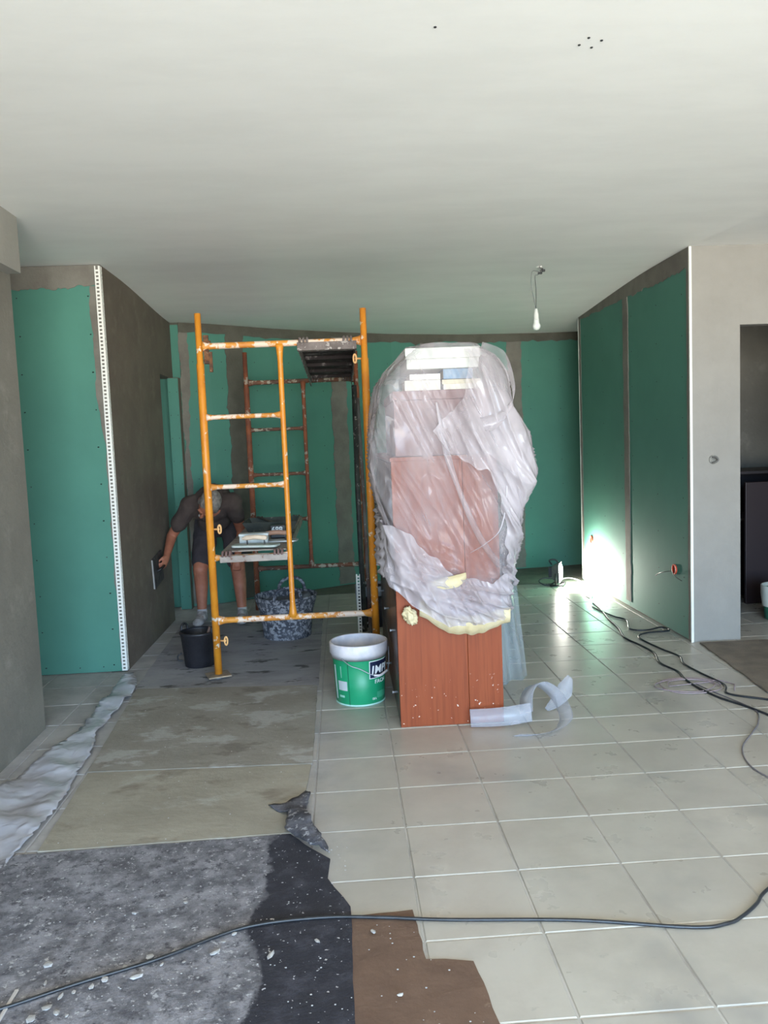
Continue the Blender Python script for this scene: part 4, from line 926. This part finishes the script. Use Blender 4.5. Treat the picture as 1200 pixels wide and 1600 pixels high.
# ================================================================== WORK LAMP
LP = Vector((1.985, 7.50, 0))
wl = thing('work_lamp', 'lit halogen work lamp on the floor by the far end of the right green wall', 'lamp', LP)
aim = Matrix.Rotation(-.42, 4, 'Z')      # faces +X, turned a little to the camera
L0 = Matrix.Translation(LP) @ aim
bm = bmesh.new()
taper = [(-.045, .045, .060), (.03, .078, .092)]
vs_ = []
for x, hy, hz in taper: vs_.append([bm.verts.new(L0 @ Vector((x, s*hy, .125+t_*hz))) for s, t_ in ((-1, -1), (1, -1), (1, 1), (-1, 1))])
for k in range(4): bm.faces.new((vs_[0][k], vs_[0][(k+1) % 4], vs_[1][(k+1) % 4], vs_[1][k]))
bm.faces.new(vs_[0][::-1]); fin('housing', bm, M('lamp_grey', (60, 62, 58), .5, (84, 84, 78), 12), wl)
m_em = bpy.data.materials.new('lamp_glow'); m_em.use_nodes = True; nt = m_em.node_tree
e_ = nt.nodes.new('ShaderNodeEmission'); e_.inputs[0].default_value = (1, .97, .88, 1); e_.inputs[1].default_value = 220
nt.links.new(e_.outputs[0], nt.nodes['Material Output'].inputs[0])
bm = bmesh.new(); r = bmesh.ops.create_uvsphere(bm, u_segments=20, v_segments=12, radius=1)
bmesh.ops.transform(bm, matrix=L0 @ Matrix.Translation((.032, 0, .125)) @ Matrix.Diagonal((.018, .068, .082, 1)), verts=bm.verts)
fin('lamp_glass', bm, m_em, wl, True)
bm = bmesh.new()
for k in range(6): box(bm, -.075, -.045, -.04+k*.016, -.036+k*.016, .08, .17, L0)
fin('cooling_fins', bm, m_black, wl)
tubeo('bracket', [L0 @ Vector(p) for p in ((0, -.085, .125), (0, -.09, .02), (0, .09, .02), (0, .085, .125))], .007, m_black, wl, 8)
bm = bmesh.new(); tube(bm, [L0 @ Vector(p) for p in ((-.05, -.09, .012), (.06, -.09, .012), (.06, .09, .012), (-.05, .09, .012), (-.05, -.09, .012))], .009, 8); fin('stand', bm, m_black, wl, True)
tubeo('handle', spline([L0 @ Vector(p) for p in ((-.045, -.02, .20), (-.07, 0, .235), (-.02, .02, .24), (.01, .02, .21))], 5), .008, m_black, wl, 8)
tubeo('lead', spline([L0 @ Vector(p) for p in ((-.05, 0, .06), (-.12, -.02, .07), (-.17, -.03, .04), (-.12, -.04, .008), (-.05, -.02, .008))], 6), .005, m_cable, wl, 8)
ll = bpy.data.lights.new('work_lamp_beam', 'SPOT'); ll.energy = 190; ll.color = (1, .96, .86); ll.spot_size = 2.5; ll.spot_blend = .7; ll.shadow_soft_size = .05
lo = bpy.data.objects.new('work_lamp_beam', ll); COL.objects.link(lo); lo.location = L0 @ Vector((.075, 0, .125)); lo.rotation_euler = (L0.to_3x3() @ Vector((1, 0, -.12))).to_track_quat('-Z', 'Y').to_euler()

# ================================================================== HANGING BULB
hb = thing('hanging_bulb', 'unlit light bulb in a white holder hanging from ceiling wires', 'bulb', (1.40, 5.7, CZ))
m_wire = M('wire_dark', (60, 60, 58), .6)
tubeo('wire', spline([(1.445, 5.70, 2.545), (1.415, 5.70, 2.53), (1.398, 5.70, 2.52), (1.402, 5.70, 2.42), (1.400, 5.70, 2.30)], 8), .0022, m_wire, hb, 6)
tubeo('wire', spline([(1.425, 5.70, 2.552), (1.385, 5.70, 2.558), (1.372, 5.70, 2.53), (1.371, 5.70, 2.45), (1.385, 5.70, 2.37), (1.398, 5.70, 2.30)], 8), .0022, M('wire_grey', (110, 112, 110), .6), hb, 6)
boxo('terminal', (1.420, 1.448, 5.69, 5.71, 2.535, 2.548), m_black, hb, bevel=.002); boxo('terminal', (1.446, 1.468, 5.69, 5.71, 2.55, 2.566), m_black, hb, bevel=.002)
tubeo('ceiling_hook', spline([(1.44, 5.70, 2.545), (1.437, 5.70, 2.562), (1.455, 5.70, 2.57), (1.43, 5.70, 2.582), (1.44, 5.70, CZ+.004)], 6), .003, m_wire, hb, 6)
latheo('ceiling_cap', [(.014, 2.580), (.02, 2.584), (.02, CZ+.002)], 1.435, 5.72, M('cap_white', (210, 210, 204), .6), hb, 16)
latheo('lamp_holder', [(.006, 2.30), (.011, 2.296), (.014, 2.272), (.017, 2.262), (.018, 2.228), (.020, 2.224)][::-1], 1.40, 5.7, M('holder_white', (214, 216, 210), .45), hb, 20)
m_glass, nt, b = newmat('bulb_white_glass'); b.inputs['Base Color'].default_value = lin((226, 230, 224)); b.inputs['Roughness'].default_value = .25
pr_ = [(.0195, 2.224), (.020, 2.212)]+[(.0285*math.sin(a), 2.180+.0285*math.cos(a)) for a in [.8+(PI-.82)*k/12 for k in range(13)]]
latheo('bulb', pr_[::-1], 1.40, 5.7, m_glass, hb, 24)

# ================================================================== DARK STORE ROOM
dk = thing('dark_sideboard', 'dark wooden sideboard with open shelf inside the unlit room through the doorway', 'sideboard', (3.6, 6.75, 0))
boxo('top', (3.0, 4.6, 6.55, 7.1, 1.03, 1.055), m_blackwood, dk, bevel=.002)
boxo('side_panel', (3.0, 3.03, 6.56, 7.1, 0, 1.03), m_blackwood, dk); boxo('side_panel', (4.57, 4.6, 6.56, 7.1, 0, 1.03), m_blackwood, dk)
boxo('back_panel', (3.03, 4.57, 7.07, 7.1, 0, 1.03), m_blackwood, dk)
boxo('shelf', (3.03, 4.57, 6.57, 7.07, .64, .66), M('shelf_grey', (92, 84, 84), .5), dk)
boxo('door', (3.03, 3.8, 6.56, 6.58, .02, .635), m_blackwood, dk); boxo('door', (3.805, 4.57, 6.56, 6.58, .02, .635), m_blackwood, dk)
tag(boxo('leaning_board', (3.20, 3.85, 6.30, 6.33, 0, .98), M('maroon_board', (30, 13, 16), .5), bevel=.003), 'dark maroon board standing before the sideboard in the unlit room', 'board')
rb = thing('rimmed_bucket', 'green bucket with white rim cut off by the right edge in the doorway room', 'bucket', (3.20, 5.75, 0))
bucket_open([(.120, .0), (.125, .005), (.138, .225)], .004, 3.20, 5.75, 'body', M('bottle_green', (40, 104, 84), .5), rb)
bm = bmesh.new(); lathe(bm, [(.139, .10), (.139, .10), (.150, .19), (.150, .25), (.146, .254), (.140, .25)], 3.20, 5.75, 40, False); fin('rim', bm, M('cream_rim', (206, 210, 200), .5), rb, True)

# ================================================================== PERSON
def cone(bm, p0, r0, p1, r1, seg=16):
    """closed capsule-like cone"""
    p0, p1 = Vector(p0), Vector(p1); n = 5; pts = []; rad = []
    d = (p1-p0).normalized()
    for k in range(n): a = PI/2*(1-k/n); pts.append(p0-d*r0*math.sin(a)); rad.append(max(.0006, r0*math.cos(a)))
    pts.append(p0); rad.append(r0); pts.append(p1); rad.append(r1)
    for k in range(1, n+1): a = PI/2*k/n; pts.append(p1+d*r1*math.sin(a)); rad.append(max(.0006, r1*math.cos(a)))
    tube(bm, pts, rad, seg)
def ell(bm, c, r, rot=None):
    q = bmesh.ops.create_uvsphere(bm, u_segments=20, v_segments=14, radius=1)
    m_ = Matrix.Translation(c) @ (rot.to_4x4() if rot else Matrix.Identity(4)) @ Matrix.Diagonal((*r, 1)); bmesh.ops.transform(bm, matrix=m_, verts=q['verts'])
def melt(name, bm, mat, parent, voxel=.006, smooth=4, disp=0):
    me = bpy.data.meshes.new(name); bmesh.ops.recalc_face_normals(bm, faces=bm.faces); bm.to_mesh(me); bm.free()
    o = bpy.data.objects.new(name, me); COL.objects.link(o)
    r = o.modifiers.new('r', 'REMESH'); r.mode = 'VOXEL'; r.voxel_size = voxel; r.use_smooth_shade = True
    s = o.modifiers.new('s', 'SMOOTH'); s.iterations = smooth; s.factor = .5
    bpy.context.view_layer.update()
    m2 = bpy.data.meshes.new_from_object(o.evaluated_get(bpy.context.evaluated_depsgraph_get())); bpy.data.objects.remove(o); bpy.data.meshes.remove(me)
    if disp:
        for v in m2.vertices: v.co += v.normal*disp*noise.noise(v.co*14)
    m2.materials.clear(); m2.materials.append(mat); m2.name = name
    for p in m2.polygons: p.use_smooth = True
    o = link(bpy.data.objects.new(name, m2), parent)
    if parent: o.matrix_parent_inverse = Matrix.Translation(-parent.location)
    return o
pe = thing('person', 'stooping person in brown t-shirt and dark shorts smoothing the side wall with a float', 'person', (-1.03, 6.6, 0))
V = Vector
hipA, hipB = V((-1.135, 6.86, .80)), V((-.955, 6.86, .80))
kneA, kneB = V((-1.182, 6.60, .45)), V((-.882, 6.62, .44))
ankA, ankB = V((-1.192, 6.62, .085)), V((-.866, 6.62, .085))
shA, shB = V((-1.215, 6.46, .975)), V((-.875, 6.46, .985))
elA, wrA = V((-1.385, 6.56, .735)), V((-1.392, 6.36, .60))
haA = V((-1.398, 6.285, .545))
elB, wrB, haB = V((-.835, 6.62, .74)), V((-.865, 6.52, .56)), V((-.875, 6.50, .49))
hd = V((-1.03, 6.27, .995)); nk = V((-1.045, 6.43, 1.03))
fdir = V((-.48, -.34, -.81)).normalized()         # where the face looks
cdir = V((.30, -.93, .21)).normalized()            # crown
cdir = (cdir-fdir*cdir.dot(fdir)).normalized(); sdir = cdir.cross(fdir).normalized()
HR = Matrix((sdir, fdir, cdir)).transposed()       # local x side, y face, z crown
def H(x, y, z): return hd+HR @ V((x, y, z))
bm = bmesh.new()
ell(bm, H(0, -.008, .025), (.076, .095, .085), HR); ell(bm, H(0, .022, -.045), (.058, .068, .068), HR)      # skull, jaw
cone(bm, H(0, .088, .0), .010, H(0, .108, -.028), .014); ell(bm, H(0, .085, -.066), (.024, .012, .012), HR); ell(bm, H(0, .072, -.095), (.026, .02, .018), HR)
for s in (-1, 1):
    ell(bm, H(s*.078, -.005, -.015), (.010, .022, .032), HR); ell(bm, H(s*.03, .083, .006), (.014, .010, .009), HR); cone(bm, H(s*.015, .088, .024), .009, H(s*.048, .080, .024), .008)
cone(bm, nk+V((0, .05, -.02)), .062, H(0, -.03, -.03), .054)
mid = V((-1.045, 6.68, .965))
cone(bm, (hipA+hipB)/2+V((0, 0, .02)), .125, mid, .135); cone(bm, mid, .135, (shA+shB)/2+V((0, .03, 0)), .125)
cone(bm, shA, .062, shB, .062)
for s_, e_, w_, h_ in ((shA, elA, wrA, haA), (shB, elB, wrB, haB)):
    cone(bm, s_, .052, e_, .040); cone(bm, e_, .041, w_, .027); cone(bm, w_, .027, w_+(h_-w_)*.5, .026)
for h_, k_, a_ in ((hipA, kneA, ankA), (hipB, kneB, ankB)):
    cone(bm, h_, .090, k_, .060); c_ = k_*.68+a_*.32+V((0, .022, 0)); cone(bm, k_, .058, c_, .055); cone(bm, c_, .055, a_, .036); cone(bm, a_, .036, a_+V((0, -.11, -.045)), .032)
# hand gripping the float handle: palm, four curled fingers, thumb
def hand(w_, h_, out, up, grip=True):
    d = (h_-w_).normalized(); out = (out-d*out.dot(d)).normalized(); side = d.cross(out)
    ell(bm, w_+d*.062, (.034, .020, .042), Matrix((side, out, d)).transposed())
    for k in range(4):
        o_ = side*(-.026+.0175*k); L = (.030, .034, .032, .026)[k]
        p0 = w_+d*.085+o_; p1 = p0+d*L*.85+out*.014; p2 = p1+d*.004+out*L*.75; p3 = p2-d*L*.55+out*.006
        cone(bm, p0, .0098, p1, .0092, 10); cone(bm, p1, .0092, p2, .0085, 10); cone(bm, p2, .0085, p3, .0075, 10)
    p0 = w_+d*.035-side*.028; p1 = p0+d*.03-side*.016+out*.012; p2 = p1+d*.022+out*.022+side*.010
    cone(bm, p0, .0125, p1, .0105, 10); cone(bm, p1, .0105, p2, .009, 10)
hand(wrA, haA, V((-1, 0, 0)), V((0, 0, 1))); hand(wrB, haB, V((0, 1, -.3)), V((0, 0, 1)))
melt('body', bm, m_skin, pe, .0058, 3)
bm = bmesh.new()   # grey hair shell over the back of the skull and temples
ell(bm, H(0, -.020, .036), (.083, .096, .086), HR); 
for s in (-1, 1): ell(bm, H(s*.068, .0, .002), (.018, .04, .035), HR)
melt('hair', bm, m_hair, pe, .006, 2, .006)
bm = bmesh.new()   # t-shirt
cone(bm, (hipA+hipB)/2+V((0, -.01, .03)), .140, mid+V((0, 0, .015)), .155); cone(bm, mid+V((0, 0, .015)), .155, (shA+shB)/2+V((0, .05, .01)), .145)
cone(bm, shA+V((0, .01, .008)), .078, shB+V((0, .01, .008)), .078)
cone(bm, shA, .074, shA+(elA-shA)*.62, .064); cone(bm, shB, .074, shB+(elB-shB)*.45, .066)
ell(bm, V((-1.06, 6.50, .93)), (.15, .10, .09)); ell(bm, V((-1.055, 6.62, .84)), (.13, .12, .09))
melt('t_shirt', bm, m_shirt, pe, .0075, 3, .012)
bm = bmesh.new()   # shorts
ell(bm, (hipA+hipB)/2+V((0, .01, .0)), (.165, .14, .12))
for h_, k_, s in ((hipA, kneA, -1), (hipB, kneB, 1)): cone(bm, h_+V((s*.01, 0, 0)), .105, h_+(k_-h_)*.80+V((s*.0, 0, 0)), .088)
melt('shorts', bm, m_shorts, pe, .0075, 3, .012)
for a_, s in ((ankA, -1), (ankB, 1)):
    bm = bmesh.new(); cone(bm, a_+V((0, .02, -.035)), .044, a_+V((s*.01, -.16, -.045)), .038); cone(bm, a_+V((0, .0, .0)), .042, a_+V((0, -.06, -.03)), .042); ell(bm, a_+V((s*.01, -.14, -.045)), (.046, .07, .034))
    for v in bm.verts: v.co.z = max(v.co.z, .014)
    o = melt('shoe', bm, m_shoe, pe, .006, 3, .003)
    for v in o.data.vertices: v.co.z = max(v.co.z, .0045)
    bm = bmesh.new(); tube(bm, [a_+V((0, 0, -.02)), a_+V((0, .002, .035))], [.043, .040], 16); fin('sock', bm, M('sock', (176, 172, 174), .9), pe, True)
bm = bmesh.new(); ell(bm, H(0, .078, -.16), (.022, .012, .03), HR); fin('dust_mask', bm, M('mask_white', (214, 210, 206), .8), pe, True)
# the float held against the side wall
ft = thing('plastering_float', 'rectangular black float pressed flat on the dark side wall by the stooping person', 'float', (-1.436, 6.27, .545))
ry = Matrix.Translation((-1.436, 6.26, .52)) @ Matrix.Rotation(.12, 4, 'X')
bm = bmesh.new(); box(bm, -.010, .004, -.17, .13, -.115, .115, ry); fin('plate', bm, M('float_black', (34, 32, 34), .7, (76, 70, 70), 18), ft, bevel=.002)
bm = bmesh.new(); box(bm, -.010, .000, -.172, -.170, -.112, .112, ry); fin('plate_edge', bm, M('float_edge', (150, 146, 140), .5), ft)
tubeo('handle', spline([ry @ V(p) for p in ((.004, .07, -.0), (.03, .06, .012), (.038, .0, .018), (.03, -.06, .012), (.004, -.07, 0))], 6), .011, m_black, ft, 10)
